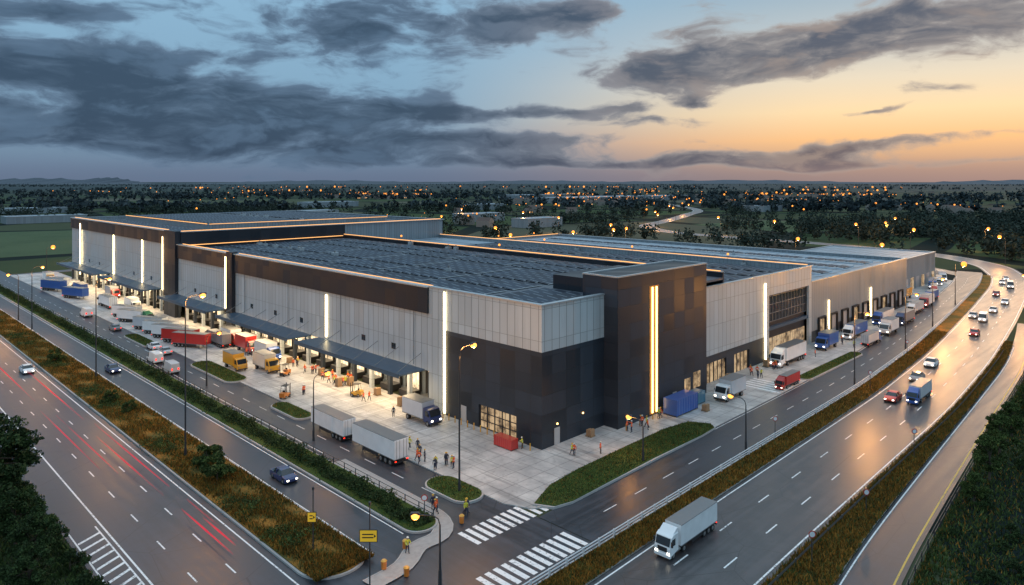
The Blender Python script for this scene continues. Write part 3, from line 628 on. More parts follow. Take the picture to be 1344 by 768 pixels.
farl=[(230,32),(237,67),(256,182),(165,171),(152,222),(142,249),(121,256),(188,604),(215,150),(200,160),(240,160),(60,262),(95,262),(110,470),(300,260),(185,200),(340,330),(95,330),(180,280),(20,300),(60,420),(560,200),(640,240),(450,90),(480,420),(400,500),(355,20),(390,80),(260,-25),(620,500),(350,420),(250,330)]
for u,v in farl:
    lamp(u,v,12 if (u+v)%2 else 11,random.random()*6,9000 if u<460 and v<480 else 0,True)
acc=0; side=1
for i in range(1,len(ring)-1):
    acc+=(ring[i]-ring[i-1]).length
    if acc>44 and ring[i].x<1000:
        acc=0; side=-side; d_=(ring[i+1]-ring[i-1]).normalized(); n_=Vector((-d_.y,d_.x)); p_=ring[i]+n_*(8.2*side); lamp(p_.x,p_.y,12,math.atan2(-n_.y*side,-n_.x*side),9500 if p_.x<640 else 0,True)
# ------------------------------------------------------------------ vehicles
def wheel(mb,x,y_,r,wd):
    s=1 if y_>0 else -1
    mb.cyl((x,y_-s*wd,r),(x,y_,r),r,r,18,RUBBER); mb.cyl((x,y_,r),(x,y_+s*.02,r),r*.58,r*.5,12,HUB)
def trailer_geo(mb,col,x0,x1):
    P=pcol(col); mb.box(x0,x1,-1.27,1.27,1.15,3.95,P); 
    mb.box(x0+.02,x1-.02,-1.29,1.29,1.08,1.2,STEEL); mb.box(x0+.02,x1-.02,-1.29,1.29,3.9,3.98,STEEL)
    for k in range(1,int((x1-x0)/1.3)):
        x=x0+k*1.3; mb.box(x-.03,x+.03,-1.285,1.285,1.2,3.9,P)
    mb.box(x0-.04,x0,-1.2,-.03,1.25,3.85,P); mb.box(x0-.04,x0,.03,1.2,1.25,3.85,P)
    for yy in (-.9,-.35,.35,.9): mb.box(x0-.08,x0-.04,yy-.03,yy+.03,1.2,3.9,STEEL)
    mb.box(x0,x1-1,-.5,.5,.85,1.08,CHAS); mb.box(x0-.02,x0+.1,-1.2,1.2,.55,.75,CHAS)
    for yy in (-1.05,1.05): mb.box(x0-.05,x0-.01,yy-.15,yy+.15,.78,.95,TAILL)
    for yy in (-1.2,1.15): mb.box(x0+4.2,x1-3,yy,yy+.05,.55,1.05,CHAS)
    for x in (x0+1.2,x0+2.4,x0+3.6):
        for yy in (-1.2,1.2): wheel(mb,x,yy,.5,.4)
def cab_geo(mb,col,xf,lights=True):
    P=pcol(col); x=xf; b=x-2.15
    mb.prism([(b,.95),(x-.15,.55),(x,.6),(x+.02,1.6),(x-.08,1.9),(x-.42,3.0),(x-.9,3.25),(b,3.3)],-1.22,1.22,P)
    mb.prism([(x-.06,1.92),(x-.36,2.92),(x-.30,2.94),(x-.0,1.92)],-1.08,1.08,GLASS)
    for s in (-1,1):
        yy=s*1.225; y0,y1=sorted((yy,yy+s*.02)); mb.prism([(x-.25,1.85),(x-.5,2.75),(x-1.35,2.75),(x-1.35,1.85)],y0,y1,GLASS)
        mb.box(x-.35,x-.15,*sorted((s*1.25,s*1.5)),1.9,2.6,CHAS)
        mb.box(x-.02,x+.07,*sorted((s*.75,s*1.12)),.85,1.08,HEADL if lights else HUB)
    mb.box(x-.02,x+.04,-.75,.75,1.1,1.7,CHAS); mb.box(x-.3,x+.1,-1.24,1.24,.4,.8,P); 
    mb.prism([(b,3.3),(x-.9,3.25),(b+.2,3.9),(b,3.9)],-1.1,1.1,P)
    mb.box(b-2.6,x-.3,-.45,.45,.6,.95,CHAS)
    for s in (-1,1):
        wheel(mb,x-.95,s*1.2,.5,.35); wheel(mb,b-1.6,s*1.2,.5,.5); mb.cyl((b-.7,s*.85,.75),(b+.3,s*.85,.75),.3,.3,10,HUB)
VM={}
def veh(kind,col,u,v,heading,col2=None,s=1,lights=True,name=None):
    k=(kind,col,col2,lights)
    if k not in VM:
        mb=MB()
        if kind=='lorry': trailer_geo(mb,col2 or col,-6.8,3.4); cab_geo(mb,col,6.2,lights)
        elif kind=='trailer':
            trailer_geo(mb,col,-5.6,5.6); 
            for yy in (-.8,.8): mb.box(3.2,3.4,yy-.08,yy+.08,.05,1.1,STEEL)
        elif kind=='box':
            P=pcol(col2 or col); mb.box(-3.6,1.6,-1.2,1.2,.95,3.4,P); mb.box(-3.58,1.58,-1.22,1.22,.88,1.0,STEEL); mb.box(-3.58,1.58,-1.22,1.22,3.36,3.43,STEEL)
            mb.box(-3.66,-3.6,-1.1,-.02,1.05,3.3,P); mb.box(-3.66,-3.6,.02,1.1,1.05,3.3,P)
            C=pcol(col); mb.prism([(1.7,.6),(3.55,.5),(3.6,1.35),(3.4,1.55),(2.95,2.5),(2.6,2.65),(1.7,2.7)],-1.08,1.08,C)
            mb.prism([(3.42,1.56),(3.0,2.44),(3.06,2.46),(3.48,1.56)],-.95,.95,GLASS)
            for q in (-1,1):
                y0,y1=sorted((q*1.085,q*1.1)); mb.prism([(3.2,1.5),(2.85,2.35),(2.1,2.35),(2.1,1.5)],y0,y1,GLASS); mb.box(3.58,3.64,*sorted((q*.65,q*.98)),.85,1.05,HEADL if lights else HUB)
                wheel(mb,2.7,q*1.08,.42,.28); wheel(mb,-2.3,q*1.12,.42,.45); mb.box(-3.68,-3.66,*sorted((q*.9,q*1.1)),.95,1.1,TAILL); mb.box(2.9,3.05,*sorted((q*1.12,q*1.3)),1.6,2.0,CHAS)
            mb.box(-3.4,3,-.4,.4,.5,.88,CHAS); mb.box(3.55,3.66,-1.05,1.05,.38,.62,CHAS)
        elif kind in('car','van'):
            P=pcol(col)
            if kind=='car': st=[(-2.2,.38,.72,.76,.74,.76,.68),(-2.12,.25,.88,.92,.86,.84,.74),(-1.65,.22,.93,.98,.9,.88,.74),(-1.05,.22,.93,1.36,.9,.88,.6),(-.2,.22,.92,1.44,.9,.89,.62),(.45,.22,.9,1.39,.9,.89,.6),(1.15,.22,.88,.93,.9,.87,.72),(1.9,.25,.76,.8,.87,.84,.7),(2.2,.34,.58,.62,.74,.74,.6)]
            else: st=[(-2.75,.5,1.1,2.2,.9,.93,.8),(-2.65,.32,1.15,2.3,.98,.98,.84),(-1,.3,1.15,2.36,.99,.99,.86),(.9,.3,1.15,2.34,.99,.98,.84),(1.35,.3,1.15,2.2,.98,.97,.8),(2.0,.3,1.12,1.2,.97,.93,.8),(2.6,.35,.9,.98,.92,.86,.74),(2.75,.42,.7,.76,.8,.76,.66)]
            rings=[]
            for (x,zb,zl,zr,wb,wl,wr) in st:
                rings.append([(x,wb,zb),(x,wb*1.02,(zb+zl)/2),(x,wl,zl),(x,wr,zr),(x,-wr,zr),(x,-wl,zl),(x,-wb*1.02,(zb+zl)/2),(x,-wb,zb)])
            for i in range(len(st)-1):
                A,B=rings[i],rings[i+1]; cabA=st[i][3]-st[i][2]>.2; cabB=st[i+1][3]-st[i+1][2]>.2
                for j in range(7):
                    m_=P
                    if j in(2,4):
                        if kind=='car' and (cabA or cabB): m_=GLASS
                        if kind=='van' and st[i][0]>=.5 and cabA: m_=GLASS
                    if j==3 and cabA!=cabB: m_=GLASS
                    mb.face([A[j],B[j],B[j+1],A[j+1]],m_)
                mb.face([A[7],B[7],B[0],A[0]],CHAS)
            mb.face(rings[0],P); mb.face(rings[-1],P)
            xb,xf=st[0][0],st[-1][0]; wr=.33 if kind=='car' else .36; hw=.88 if kind=='car' else .97
            for q in (-1,1):
                for x in ((-1.35,1.38) if kind=='car' else (-1.7,1.75)):
                    wheel(mb,x,q*(hw+.035),wr,.22); mb.cyl((x,q*(hw+.005),wr+.03),(x,q*(hw+.025),wr+.03),wr+.07,wr+.07,16,CHAS)
                mb.box(xf-.1,xf+.02,*sorted((q*.45,q*.72)),.5 if kind=='car' else .7,.64 if kind=='car' else .9,HEADL if lights else HUB)
                mb.box(xb-.02,xb+.12,*sorted((q*.5,q*.76)),.62 if kind=='car' else .9,.78 if kind=='car' else 1.3,TAILL); mb.box(.8,.95,*sorted((q*.9,q*1.06)),.92,1.05,P)
            if kind=='car':
                for q in (-1,1):
                    for x in (-.35,): mb.prism([(x,.9),(x+.09,.9),(x+.07,1.42),(x,1.42)],*sorted((q*.62,q*.9)),P)
        elif kind=='container':
            P=pcol(col); L=3.05
            n=34
            for q in (-1,1):
                for i in range(n):
                    xa=-L+2*L*i/n; xb=-L+2*L*(i+1)/n; d=[0,.04,.04,0][i%4]; e=[.04,.04,0,0][i%4]
                    mb.face([(xa,q*(1.2-d),.2),(xb,q*(1.2-e),.2),(xb,q*(1.2-e),2.5),(xa,q*(1.2-d),2.5)],P)
            mb.box(-L,L,-1.17,1.17,.1,.2,CHAS); mb.box(-L,L,-1.2,1.2,2.5,2.58,P)
            for x in (-L,L-.12):
                for yy in (-1.22,1.1): mb.box(x,x+.12,yy,yy+.12,.05,2.62,P)
            mb.box(-L-.0,-L+.06,-1.1,1.1,.2,2.5,P); mb.box(L-.06,L,-1.1,1.1,.2,2.5,P)
            for yy in (-.8,-.3,.3,.8): mb.cyl((L+.03,yy,.2),(L+.03,yy,2.5),.03,.03,6,STEEL)
        elif kind=='forklift':
            P=pcol(col); mb.prism([(-1.1,.3),(-1.2,1.0),(-.4,1.05),(-.2,.75),(.6,.7),(.7,.3)],-.5,.5,P)
            for x,yy in ((-.8,.42),(-.8,-.42),(.45,.42),(.45,-.42)): mb.cyl((x,yy,.9),(x*.8,yy,2.05),.035,.035,5,CHAS)
            mb.box(-.75,.5,-.5,.5,2.05,2.1,CHAS); mb.box(.72,.82,-.42,-.32,.1,2.3,CHAS); mb.box(.72,.82,.32,.42,.1,2.3,CHAS); mb.box(.85,1.9,-.35,-.25,.12,.17,STEEL); mb.box(.85,1.9,.25,.35,.12,.17,STEEL); mb.box(.82,.86,-.42,.42,.2,.7,CHAS); mb.box(-.5,-.05,-.22,.22,.75,.95,CHAS); mb.box(-.55,-.45,-.22,.22,.95,1.35,CHAS)
            for x in (-.7,.45):
                for q in (-1,1): wheel(mb,x,q*.55,.27,.2)
        VM[k]=mb.mesh(kind)
        bm=bmesh.new(); bm.from_mesh(VM[k]); bmesh.ops.recalc_face_normals(bm,faces=bm.faces); bm.to_mesh(VM[k]); bm.free()
    nm=name or {'lorry':'articulated_lorry','trailer':'semi_trailer','box':'box_truck','car':'car','van':'delivery_van','container':'shipping_container','forklift':'forklift'}[kind]
    z=.12 if (-14<u<1 or (u>1 and v>fF(u)+8.4)) and v>-12 else .006
    place(VM[k],nm,(u,v,z),math.radians(heading),bevel=.03,scale=s)
N,E_,So,We=90,0,-90,180
veh('trailer','white',-16.3,25.5,N,s=.78); veh('trailer','white',-16.2,14.0,N,s=.86)
veh('box','navy',-4.2,20.5,So,'silver',s=.95); veh('forklift','orange',-13.2,45.5,30); veh('forklift','yellow',-4.5,38,120); veh('forklift','orange',-7,58,200)
veh('box','yellow',-11.2,69.5,So,lights=False,s=.9); veh('box','yellow',-7.6,64,So,'cream',lights=False,s=.95); veh('box','blue',-3.4,72,So,'silver'); veh('box','red',-3.5,81,So,'red'); veh('lorry','black',-5.5,92,N,'grey',s=.75,lights=False); veh('box','red',-2.8,90,So,'white')
for u,v,c,h in ((-10.4,93.5,'red',-62),(-10.5,99.5,'red',-62),(-10.5,106,'white',-62),(-10.5,112,'white',-62),(-10.5,119,'silver',-62),(-9.5,140,'white',-66)):
    veh('trailer',c,u,v,h,s=.78)
veh('lorry','green',-10,131,-65,'white',s=.8,lights=False); veh('lorry','white',-8.5,161,N,s=.85,lights=False); veh('box','red',-2.3,178,So,'silver'); veh('trailer','blue',-11,184,-70,s=.85); veh('trailer','blue',-12,206,-70,s=.9); veh('lorry','blue',-7,196,N,'blue',s=.8,lights=False); veh('box','white',-5,150,So); veh('trailer','silver',-9,215,-70,s=.85); veh('box','yellow',-8,232,So,'white')
veh('van','silver',-20.8,76,N,s=.9); veh('van','white',-20.3,86,N,lights=False,s=.9); veh('car','silver',-16.4,92,N,lights=False); veh('car','white',-16.5,98,N,lights=False); veh('car','grey',-16.5,125,N); veh('van','white',-16.5,150,N)
veh('car','white',-40,95,So); veh('car','navy',-28.4,84,So); veh('car','navy',-28.6,16,So,s=.95); veh('car','silver',-43,210,N); veh('car','black',-46,150,N)
veh('container','red',-2.6,4.2,N,s=.55,name='waste_container'); veh('container','blue',27,-4.6,E_,s=1.0); veh('container','teal',31.6,-4.0,E_,s=.75)
veh('box','white',39,-6.5,We,'silver',s=.95); veh('lorry','red',52,-10.5,We,'red',s=.55); veh('lorry','white',68,-3.6,We,'white',s=.9); veh('box','blue',86,-4.2,We,'blue')
veh('lorry','white',102,-4.4,We,'blue',s=.8); veh('lorry','blue',98,-9.4,E_,'silver',s=.65); veh('lorry','blue',124,-3.6,We,'white',s=.8); veh('box','silver',112,-8.6,We,'white'); veh('lorry','navy',128,-7.5,We,'grey',s=.75); veh('lorry','white',146,-5.0,We,'silver',s=.7); veh('box','red',159,-4.3,We,'white'); veh('lorry','blue',172,-2.2,We,'blue',s=.7)
veh('lorry','red',186,.5,195,'white',s=.7); veh('box','blue',198,4,195,'silver'); veh('lorry','white',210,5,195,'grey',s=.7); veh('box','yellow',168,4,We); veh('box','white',221,7,205)
veh('lorry','white',-7.4,-26.3,We+1,'white',s=.70); veh('lorry','blue',60.5,-28.9,We+1,'silver',s=.66); veh('car','red',57,-26.0,We+2,s=1.0); veh('car','white',86,-24.2,We+3,s=1.05); veh('car','grey',73,-25.2,We+2); veh('van','white',145,-21,We+5,s=.9); veh('car','silver',149,-18,We+5); veh('car','red',124,-23.5,We+4); veh('car','white',162,-20,We+6); veh('van','silver',218,-14.2,We+12); veh('car','white',240,-9,196)
for u,f,c in ((180,.6,'white'),(196,.3,'red'),(228,.3,'white')):
    veh('car',c,u,fHL(u)*(1-f)+fHR(u)*f,We+(6 if u<200 else 11))
# ------------------------------------------------------------------ people
SKIN=simple('skin',(.42,.25,.17),.6); HIVO=simple('hivis_orange',(.75,.11,.02),.6); HIVY=simple('hivis_yellow',(.55,.55,.04),.6); TROU=simple('work_trousers',(.03,.035,.06),.85); SHOE=simple('boots',(.02,.018,.015),.7); HAIR=simple('hair',(.03,.02,.012),.8); HELW=simple('helmet_white',(.75,.75,.7),.35); HELY=simple('helmet_yellow',(.7,.4,.03),.35)
def skinned(verts,edges,rads,root,sub=1):
    me=bpy.data.meshes.new('sk'); me.from_pydata(verts,edges,[]); o=bpy.data.objects.new('sk',me); COL.objects.link(o)
    o.modifiers.new('s','SKIN'); sv_=me.skin_vertices[0].data
    for i,r_ in enumerate(rads): sv_[i].radius=r_ if isinstance(r_,tuple) else (r_,r_)
    for i in range(len(verts)): sv_[i].use_root=(i==root)
    if sub: m_=o.modifiers.new('u','SUBSURF'); m_.levels=sub; m_.render_levels=sub
    dg=bpy.context.evaluated_depsgraph_get(); ev=o.evaluated_get(dg); m2=ev.to_mesh()
    V=[tuple(v.co) for v in m2.vertices]; F=[tuple(p.vertices) for p in m2.polygons]; ev.to_mesh_clear(); bpy.data.objects.remove(o); bpy.data.meshes.remove(me); return V,F
def person_mesh(pose,top,hel):
    st={'stand':dict(lf=(.03,.11),rf=(-.02,-.11),lh=((.02,.27,1.13),(.08,.28,.87)),rh=((.0,-.27,1.13),(.06,-.28,.87)),lean=0),
        'walk':dict(lf=(.34,.09),rf=(-.32,-.09),lh=((-.12,.26,1.15),(-.08,.27,.90)),rh=((.12,-.26,1.15),(.30,-.24,.98)),lean=.04),
        'reach':dict(lf=(.12,.13),rf=(-.12,-.12),lh=((.16,.27,1.20),(.42,.20,1.18)),rh=((.12,-.27,1.18),(.38,-.18,1.12)),lean=.06),
        'point':dict(lf=(.05,.13),rf=(-.05,-.13),lh=((.02,.30,1.16),(.16,.16,1.0)),rh=((.24,-.28,1.36),(.52,-.30,1.45)),lean=0)}[pose]
    L=st['lean']; lf,rf=st['lf'],st['rf']; (le,lw),(re_,rw)=st['lh'],st['rh']
    kx=lambda f:(f[0]*.5+.06)
    V=[(0,0,.95),(L*.4,0,1.10),(L*.8,0,1.28),(L,0,1.42),(L,0,1.51),(L+.015,0,1.62),(L+.01,0,1.70),
       (L,.17,1.40),le,lw,(L,-.17,1.40),re_,rw,
       (0,.10,.88),(kx(lf),.105,.49),(lf[0],lf[1],.10),(lf[0]+.17,lf[1]+.02,.05),(0,-.10,.88),(kx(rf),-.105,.49),(rf[0],rf[1],.10),(rf[0]+.17,rf[1]-.02,.05)]
    Ed=[(0,1),(1,2),(2,3),(3,4),(4,5),(5,6),(3,7),(7,8),(8,9),(3,10),(10,11),(11,12),(0,13),(13,14),(14,15),(15,16),(0,17),(17,18),(18,19),(19,20)]
    Rd=[(.13,.15),(.12,.14),(.13,.16),(.11,.13),(.055,.055),(.095,.085),(.075,.07),.07,.05,.034,.07,.05,.034,.10,.068,.045,.035,.10,.068,.045,.035]
    BV,BF=skinned(V,Ed,Rd,0); mb=MB(); b0=len(mb.v); mb.v+=BV
    for f in BF:
        c=np.mean([BV[i] for i in f],0); m_=top
        if c[2]>1.50: m_=SKIN
        elif c[2]<.14: m_=SHOE
        elif c[2]<.93 and min(np.linalg.norm(c-np.array(lw)),np.linalg.norm(c-np.array(rw)))>.1: m_=TROU
        elif 1.14<c[2]<1.19 and abs(c[1])<.2: m_=HELW
        mb.f.append(tuple(b0+i for i in f)); mb.m.append(mb.mi(m_))
    for e_,w_ in ((Vector(le),Vector(lw)),(Vector(re_),Vector(rw))):
        d=(w_-e_).normalized(); sdir=Vector((0,0,1)).cross(d); sdir=sdir.normalized() if sdir.length>.1 else Vector((1,0,0)); nrm=d.cross(sdir)
        pc=w_+d*.075; mb.cyl(w_+d*.0,pc+d*.02,.03,.04,8,SKIN)
        for i,(o_,ln) in enumerate(((-.03,.055),(-.01,.07),(.01,.075),(.03,.065))):
            p=pc+sdir*o_; q=p+d*ln*.6; z_=q+d*ln*.4+nrm*.02; mb.cyl(p,q,.010,.009,5,SKIN); mb.cyl(q,z_,.009,.007,5,SKIN)
        p=w_+d*.03-sdir*.03; q=p+d*.035-sdir*.025; mb.cyl(p,q,.012,.010,5,SKIN); mb.cyl(q,q+d*.03,.010,.008,5,SKIN)
    hx=L+.015; mb.ball((hx+.0,0,1.69),.108,hel,12,4,.85,True); mb.cyl((hx+.02,0,1.675),(hx+.02,0,1.69),.135,.13,12,hel)
    mb.ball((hx-.03,0,1.64),.095,HAIR,8,5,.8)
    for s in (-1,1): mb.ball((hx+.088,s*.033,1.635),.012,SHOE,5,4); mb.ball((hx,s*.095,1.62),.02,SKIN,5,4,1.6)
    mb.cyl((hx+.085,0,1.625),(hx+.115,0,1.60),.010,.016,5,SKIN); mb.box(hx+.08,hx+.094,-.025,.025,1.565,1.573,HAIR)
    return mb.mesh('person')
PM=[person_mesh(p,t_,h_) for p,t_,h_ in (('stand',HIVO,HELW),('walk',HIVO,HELY),('reach',HIVY,HELW),('point',HIVO,HELW),('walk',HIVY,HELY),('stand',TROU,HELY))]
def person(u,v,h=None,k=None):
    z=.12 if (-14.4<u<1 and v>-7) or (u>=.9 and v>fF(u)+8.4) else (.0)
    if -22.6<u<-20 and -6<v<16: z=.1
    if -18.2<u<-14 and -5<v<3.2: z=.34
    me=PM[random.choice([0,1,1,2,3,3,4,5,5,0])]; place(me,'person',(u,v,z),random.random()*6.3 if h is None else h,scale=random.uniform(.92,1.0))
for cu,cv,n,r_ in ((-13.6,8.5,4,1.2),(-13,4.6,6,1.5),(-6.3,25,1,.3),(-3.5,55,4,2.2),(-1.8,46,8,2.0),(1.6,-4.5,2,.9),(4.5,-6.1,1,.3),(17.5,-5,4,1.2),(-18.9,-6.4,3,.4),(-21.2,-3.8,3,.7),(-28.5,-9,1,.8),(54,-4.0,5,2.0),(46,-5,3,1.6),(14,-4.2,2,.8),(-1.6,2,1,.2),(22,-4.4,2,.6),(-3,49,5,2),(-10,45,2,1.5),(-5,34,2,1),(60,-5,3,2),(-8,118,4,4),(-6,75,3,3),(76,-3.5,4,3),(-12,12,2,.8),(-2.5,62,4,2.5),(92,-6.5,3,3),(-5,100,4,4)):
    for i in range(n):
        a=random.random()*6.3; q=r_*math.sqrt(random.random()); person(cu+q*math.cos(a),cv+q*math.sin(a))
pg=MB(); CB=simple('cardboard',(.28,.18,.10),.85); WD=simple('pallet_wood',(.25,.17,.09),.9)
for (u,v) in ((-1.5,26.5),(-2.2,28.5),(-1.6,36),(-1.8,44),(-3.5,45),(-2,52),(-2,53.5),(-1.8,66),(-2,75),(-2.4,84),(8.6,-1.4),(30,-7.2),(47,-2),(48.5,-2.1),(62,-2),(63.5,-2)):
    for k in (-.45,0,.4): pg.box(u-.5,u+.5,v+k,v+k+.1,.12,.22,WD)
    pg.box(u-.55,u+.55,v-.5,v+.55,.22,.26,WD); h=random.uniform(.6,1.5); pg.box(u-.45,u+.45,v-.42,v-.01,.26,.26+h,CB); pg.box(u-.45,u+.45,v+.01,v+.44,.26,.26+h*.9,CB)
pg.obj('pallets',bevel=.015)
bo=MB()
for k in range(14): bo.cyl((-1.2,1+k*1.4,.12),(-1.2,1+k*1.4,1.1),.08,.08,8,pcol('yellow'))
for k in range(7): bo.cyl((14+k*3.4,-3.6,.12),(14+k*3.4,-3.6,1.1),.08,.08,8,pcol('yellow'))
bo.obj('bollards')
SY=simple('sign_yellow',(.75,.42,.02),.5,emis=(1,.6,.05),es=.25); SK=simple('sign_black',(.02,.02,.02),.5)
def sign(u,v,h,zc,wd,hg,name='direction_sign'):
    s=MB(); s.cyl((0,0,0),(0,0,h),.07,.05,8,POLE); s.box(-wd/2-.1,wd/2-.1,-.14,-.08,zc-hg/2,zc+hg/2,SK); s.box(-wd/2-.04,wd/2-.16,-.155,-.14,zc-hg/2+.06,zc+hg/2-.06,SY)
    for z in (zc+.1,zc-.18): s.box(-wd/2+.15,wd/2-.45,-.165,-.155,z,z+.1,SK)
    s.prism([(wd/2-.4,zc-.15),(wd/2-.22,zc),(wd/2-.4,zc+.15)],-.165,-.155,SK)
    s.cyl((0,0,h),(0,0,h+.25),.12,.12,8,POLE); s.obj(name,(u,v,0),-PI/4)
sign(-34.2,-10.8,7.4,4.7,1.6,1.1); sign(-34.8,-2.0,6.2,3.6,.9,1.0,'traffic_sign')
def rsign(u,v,h,kind='rect',rz=-PI/4):
    s=MB(); s.cyl((0,0,0),(0,0,h),.05,.045,7,POLE)
    if kind=='round': s.cyl((0,-.06,h-.35),(0,-.09,h-.35),.35,.35,16,pcol('red')); s.cyl((0,-.09,h-.35),(0,-.1,h-.35),.26,.26,16,pcol('white'))
    else: s.box(-.35,.35,-.09,-.05,h-.9,h-.1,pcol('white')); s.box(-.3,.3,-.1,-.09,h-.84,h-.16,pcol('blue'))
    s.obj('traffic_sign',(u,v,0),rz)
rsign(-3,-37,3.4,'round'); rsign(32,-36,4,'round'); rsign(12,-36.8,2.6,'round'); rsign(-23.6,-5,3.2,'round'); rsign(60,-21.5,3.5,'round'); rsign(90,-18.8,3.5,'round'); rsign(26,-20.2,3.3,'round')
bn=MB()
for u,v in ((-20.7,-7.6),(-28,-7.6),(-30.8,-11.6),(-31.6,-9.2)):
    bn.cyl((u,v,.1),(u,v,.85),.24,.28,10,pcol('orange')); bn.cyl((u,v,.85),(u,v,.96),.30,.18,10,pcol('yellow'))
bn.obj('litter_bins')
# ------------------------------------------------------------------ light trails
m,t,b_=newmat('light_trail'); m.node_tree.nodes.remove(b_); p=pos(t); x,yy,z=sep(t,p)
n1=t.noise(t.comb(t.m('MULTIPLY',x,3.),t.m('MULTIPLY',yy,.06),0),1,3); em=t.new('ShaderNodeEmission'); t.put(em.inputs[0],(1,.04,.08)); em.inputs[1].default_value=.85
tr=t.new('ShaderNodeBsdfTransparent'); mx=t.new('ShaderNodeMixShader'); t.put(mx.inputs[0],t.m('MULTIPLY',t.ss(n1,.25,.7),.55)); t.l.new(tr.outputs[0],mx.inputs[1]); t.l.new(em.outputs[0],mx.inputs[2]); t.l.new(mx.outputs[0],t.n['Material Output'].inputs[0]); nosample(m)
lt=MB()
for u,v0,v1,h in ((-39.6,4,17,.7),(-40.9,2,15,.7),(-40.2,3,11,.9),(-39.7,22,52,.6),(-41.0,20,46,.6),(-42.8,30,60,.7),(-44.0,33,64,.7),(-40.3,55,95,.6),(-43.5,70,120,.7)):
    for dz in (0,.12): 
        q=.06; lt.cyl((u,v0,h+dz),(u,(v0+v1)/2,h+dz),.006,q,6,m,False); lt.cyl((u,(v0+v1)/2,h+dz),(u,v1,h+dz),q,.006,6,m,False)
lt.obj('light_trails')
# ------------------------------------------------------------------ world
W=bpy.data.worlds.new('World'); scn.world=W; W.use_nodes=True; t=NT(W.node_tree); W.node_tree.nodes.clear()
d=t.new('ShaderNodeTexCoord').outputs['Generated']; x,yv,z=sep(t,d)
X=t.m('MULTIPLY',t.m('SUBTRACT',x,yv),S); Y=t.m('MULTIPLY',t.m('ADD',x,yv),S)
A=t.m('ARCTAN2',X,Y); EL=t.m('ARCSINE',z)
cool=t.ramp(t.m('MULTIPLY',EL,1/.6),[(0,(.14,.19,.29)),(.06,(.17,.26,.37)),(.16,(.23,.39,.54)),(.40,(.27,.47,.65)),(.65,(.48,.72,.92)),(1,(.66,.92,1.12))])
warm=t.ramp(t.m('MULTIPLY',EL,1/.6),[(0,(.24,.20,.22)),(.035,(.48,.32,.25)),(.09,(.98,.56,.26)),(.15,(1.0,.74,.43)),(.22,(.84,.73,.56)),(.30,(.56,.60,.60)),(.42,(.32,.46,.57)),(1,(.66,.92,1.12))])
wf=t.m('MULTIPLY',t.ss(A,-.18,.45),t.m('SUBTRACT',1.,t.ss(A,.8,1.5)))
sky=t.mix(wf,cool,warm)
wv=t.new('ShaderNodeTexNoise'); t.put(wv.inputs['Vector'],t.comb(t.m('MULTIPLY',A,3.),t.m('MULTIPLY',EL,7.),0)); wv.inputs['Scale'].default_value=2.2; wv.inputs['Detail'].default_value=3
sw=t.new('ShaderNodeSeparateColor'); t.l.new(wv.outputs['Color'],sw.inputs[0])
a2=t.m('ADD',A,t.m('MULTIPLY',t.m('SUBTRACT',sw.outputs[0],.5),.14)); e2=t.m('ADD',EL,t.m('MULTIPLY',t.m('SUBTRACT',sw.outputs[1],.5),.045))
def cvec(de): return t.comb(t.m('MULTIPLY',a2,6.),t.m('MULTIPLY_ADD',e2,17.,de),.3)
n1=t.noise(cvec(0),1.35,8,.60); n2=t.noise(cvec(.40),1.35,5,.56)
blobs=[(90,118,300,42,1.1,-.10),(400,150,210,34,.85,-.14),(520,38,165,38,1.15,.0),(745,22,80,15,.95,0),(1100,62,260,28,1.15,.03),(925,85,90,20,.9,0),(1280,15,170,20,1.0,0),(1150,190,240,8,1.15,.06),(600,150,130,10,.85,0),(740,145,80,8,.75,0),(860,160,70,8,.75,0),(1215,118,50,10,.95,-.1),(1150,148,50,5,.85,.1),(920,132,55,9,.85,0),(40,8,110,12,1,0),(260,190,460,14,.6,0),(850,212,520,8,.55,0),(220,68,60,12,.6,0),(700,185,110,6,.6,0),(1000,215,300,5,.6,0),(150,150,260,26,.6,0)]
tot=None
for (px,py,rx,ry,wt,tilt) in blobs:
    ca=math.atan((px-672)/927); ce=math.atan((238-py)/927*math.cos(ca)); ra=rx/927*math.cos(ca)**1.5; re=ry/927
    da=t.m('SUBTRACT',a2,ca); de=t.m('SUBTRACT',t.m('SUBTRACT',e2,ce),t.m('MULTIPLY',da,tilt))
    q1=t.m('DIVIDE',da,ra); q2=t.m('DIVIDE',de,re); q=t.m('MULTIPLY_ADD',q1,q1,t.m('MULTIPLY',q2,q2))
    ex=t.m('MULTIPLY',t.m('EXPONENT',t.m('MULTIPLY',q,-.8)),wt); tot=ex if tot is None else t.m('ADD',tot,ex)
hi=t.m('MULTIPLY',t.ss(EL,.26,.4),.20)
tot=t.m('ADD',t.m('MINIMUM',tot,1.1),hi)
dens=t.m('ADD',tot,t.m('MULTIPLY',t.m('SUBTRACT',n1,.5),3.2))
cm=t.ss(dens,.26,.80); thick=t.ss(dens,.35,1.3)
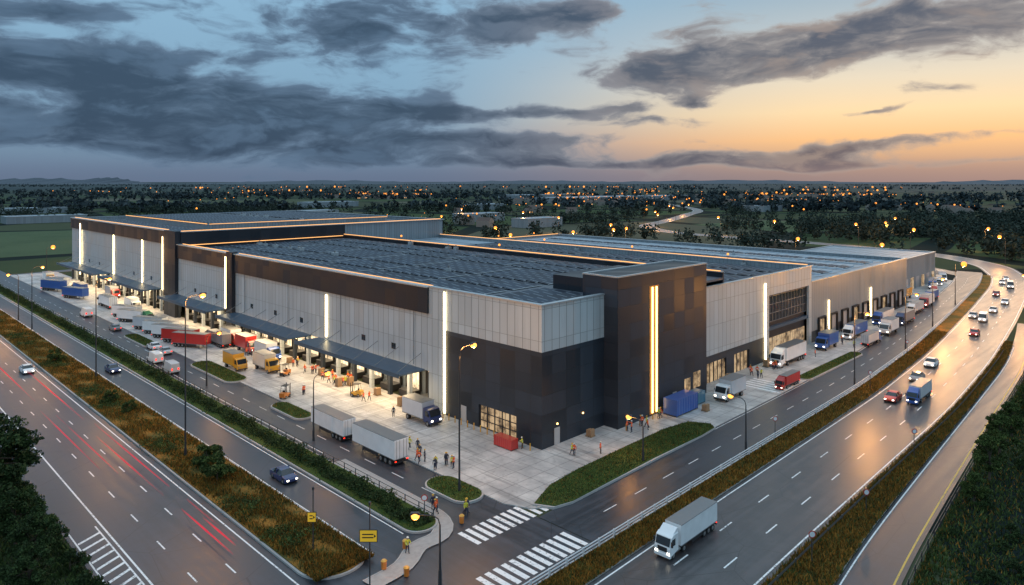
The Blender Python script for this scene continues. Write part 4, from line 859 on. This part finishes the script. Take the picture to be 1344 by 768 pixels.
ccool=t.mix(thick,(.14,.22,.33),(.034,.064,.112)); cwarm=t.mix(thick,(.40,.36,.34),(.070,.092,.140))
ccl=t.mix(t.ss(A,-.2,.4),ccool,cwarm)
lightf=t.m('MULTIPLY',t.ss(t.m('SUBTRACT',n1,n2),.0,.17),.5)
ccl=t.mix(lightf,ccl,t.mix(wf,(.12,.20,.31),(.46,.36,.30)))
sky2=t.mix(t.m('MULTIPLY',cm,.94),sky,ccl)
low=t.m('MULTIPLY',t.m('SUBTRACT',1.,t.ss(EL,.0,.035)),.55); sky2=t.mix(low,sky2,t.mix(wf,(.12,.165,.25),(.32,.24,.235)))
below=t.ss(EL,-.05,0.); sky2=t.mix(below,(.03,.035,.045),sky2)
ns=t.new('ShaderNodeTexSky',sky_type='NISHITA'); ns.sun_disc=False; ns.sun_elevation=math.radians(3); ns.sun_rotation=math.radians(81)
bg1=t.new('ShaderNodeBackground'); t.l.new(sky2,bg1.inputs[0]); bg1.inputs[1].default_value=1.0
bg2=t.new('ShaderNodeBackground'); t.l.new(ns.outputs[0],bg2.inputs[0]); bg2.inputs[1].default_value=.002
ad=t.new('ShaderNodeAddShader'); t.l.new(bg1.outputs[0],ad.inputs[0]); t.l.new(bg2.outputs[0],ad.inputs[1]); wo=t.new('ShaderNodeOutputWorld'); t.l.new(ad.outputs[0],wo.inputs[0])
W.cycles.sampling_method='MANUAL'; W.cycles.sample_map_resolution=512
sl=bpy.data.lights.new('sun','SUN'); sl.energy=.35; sl.angle=math.radians(14); sl.color=(1,.66,.40); so=bpy.data.objects.new('sun',sl); COL.objects.link(so)
sd=Vector((math.cos(math.radians(10)),math.sin(math.radians(10)),math.tan(math.radians(7)))); so.rotation_euler=(sd).to_track_quat('Z','Y').to_euler()
c=bpy.data.cameras.new('camera'); co=bpy.data.objects.new('camera',c); COL.objects.link(co); co.location=(-69.47,-63.85,36); co.rotation_euler=(PI/2,0,-PI/4)
c.sensor_width=36; c.lens=36*927/1344; c.shift_y=-146/1344; c.clip_end=60000; c.clip_start=.5; scn.camera=co
